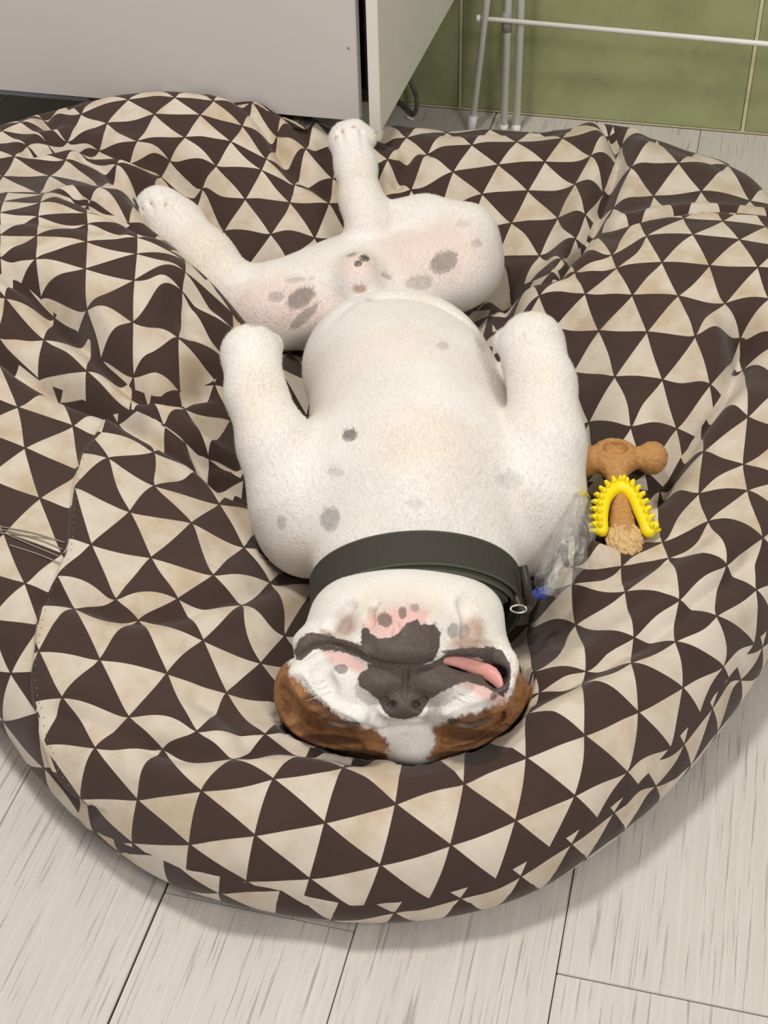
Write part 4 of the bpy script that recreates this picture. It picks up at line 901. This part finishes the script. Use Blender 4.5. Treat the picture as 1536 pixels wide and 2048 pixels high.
uz = [T(x, y, .008+.009*math.sin(math.pi*i/(len(up)-1))) for i, (x, y) in enumerate(up)]; chain(uz, [.0060]*len(uz), .003)
chain([T(x, y, -.003) for x, y in up], [.0056]*len(uz), .003)
TV, TQ = surface_nets(GD, GLO, VX); np_mesh('rubber_sleeve', TV, TQ, M_YEL, toy)
del GD
bm = bmesh.new(); bmesh.ops.create_uvsphere(bm, u_segments=8, v_segments=6, radius=1.0)
for v in bm.verts: v.co.x *= .0028; v.co.y *= .0028; v.co.z *= .0055
spm = bpy.data.meshes.new('spike'); bm.to_mesh(spm); bm.free(); spm.polygons.foreach_set('use_smooth', [True]*len(spm.polygons)); spm.materials.append(M_YEL)
cin = T(1244, 1040, .006); ts = np.linspace(0, len(uz)-1, 17)
for row in range(3):
    for q in ts:
        qq = min(len(uz)-1, q+(.5*(len(uz)-1)/17 if row % 2 else 0)); i0_ = int(qq); f_ = qq-i0_; c = uz[i0_]*(1-f_)+uz[min(i0_+1, len(uz)-1)]*f_
        j0, j1 = max(i0_-2, 0), min(i0_+2, len(uz)-1); tg = uz[j1]-uz[j0]; tg /= np.linalg.norm(tg); outv = np.cross(tg, [0, 0, 1.0]); outv /= np.linalg.norm(outv)
        if (c-cin)@outv < 0: outv = -outv
        el = (0.05, .75, 1.35)[row]; dv = outv*math.cos(el)+np.array([0, 0, 1])*math.sin(el)
        o = bpy.data.objects.new('spike', spm); COL.objects.link(o); o.parent = toy; o.matrix_parent_inverse = Matrix.Translation(toy.location).inverted()
        o.matrix_basis = Matrix.Translation(Vector(c+dv*.0078)) @ Vector(dv).to_track_quat('Z', 'Y').to_matrix().to_4x4()

# ------------------------------------------------------------------ clear wrapper
nu, nv = 40, 26; V = []; Fc = []; pr = []
cen = catmull([(1166, 984), (1160, 1010), (1150, 1055), (1135, 1105), (1112, 1150), (1094, 1190)], 10)
cen = cen[np.linspace(0, len(cen)-1, nu).astype(int)]; wdt = np.interp(np.linspace(0, 1, nu), [0, .15, .4, .65, .85, 1], [14, 20, 42, 40, 34, 20])
for i in range(nu):
    x, y = cen[i]; f_ = i/(nu-1); zb_ = np.interp(f_, [0, .3, 1], [.190, .178, .160])
    for j in range(nv):
        s_ = -1+2*j/(nv-1); z_ = zb_+.020*(1-s_*s_)-.018*abs(s_)+.008*vnoise(np.array([f_*7.]), np.array([s_*3.]), 3)[0]+.004*vnoise(np.array([f_*16.]), np.array([s_*8.]), 4)[0]
        jx = 5*vnoise(np.array([f_*9.+3]), np.array([s_*3.]), 6)[0]
        V.append(P(x+s_*wdt[i]+jx, y+s_*wdt[i]*.28+jx*.6, z_)); pr.append(1-f_*7 if f_ < .2 else 0)
for i in range(nu-1):
    for j in range(nv-1): a_ = i*nv+j; Fc.append((a_, a_+1, a_+nv+1, a_+nv))
wr = mesh_obj('plastic_wrapper', V, Fc, M_FILM); tag(wr, 'crumpled clear plastic wrapper lying between the dog\'s shoulder and the chew toy', 'wrapper')
at = wr.data.attributes.new('print_y', 'FLOAT', 'POINT'); at.data.foreach_set('value', pr)
so_ = wr.modifiers.new('solid', 'SOLIDIFY'); so_.thickness = .0004
bm = bmesh.new(); c = P(820, 236, .003); bmesh.ops.create_icosphere(bm, subdivisions=2, radius=.004, matrix=Matrix.Translation(c))
for v in bm.verts: v.co.x += .006*math.sin(v.co.z*900); v.co.z = max(.0003, v.co.z*.8)
tag(bm_obj('crumb', bm, M_DEBRIS, None, True), 'tiny white crumb on the floor behind the bed', 'crumb')
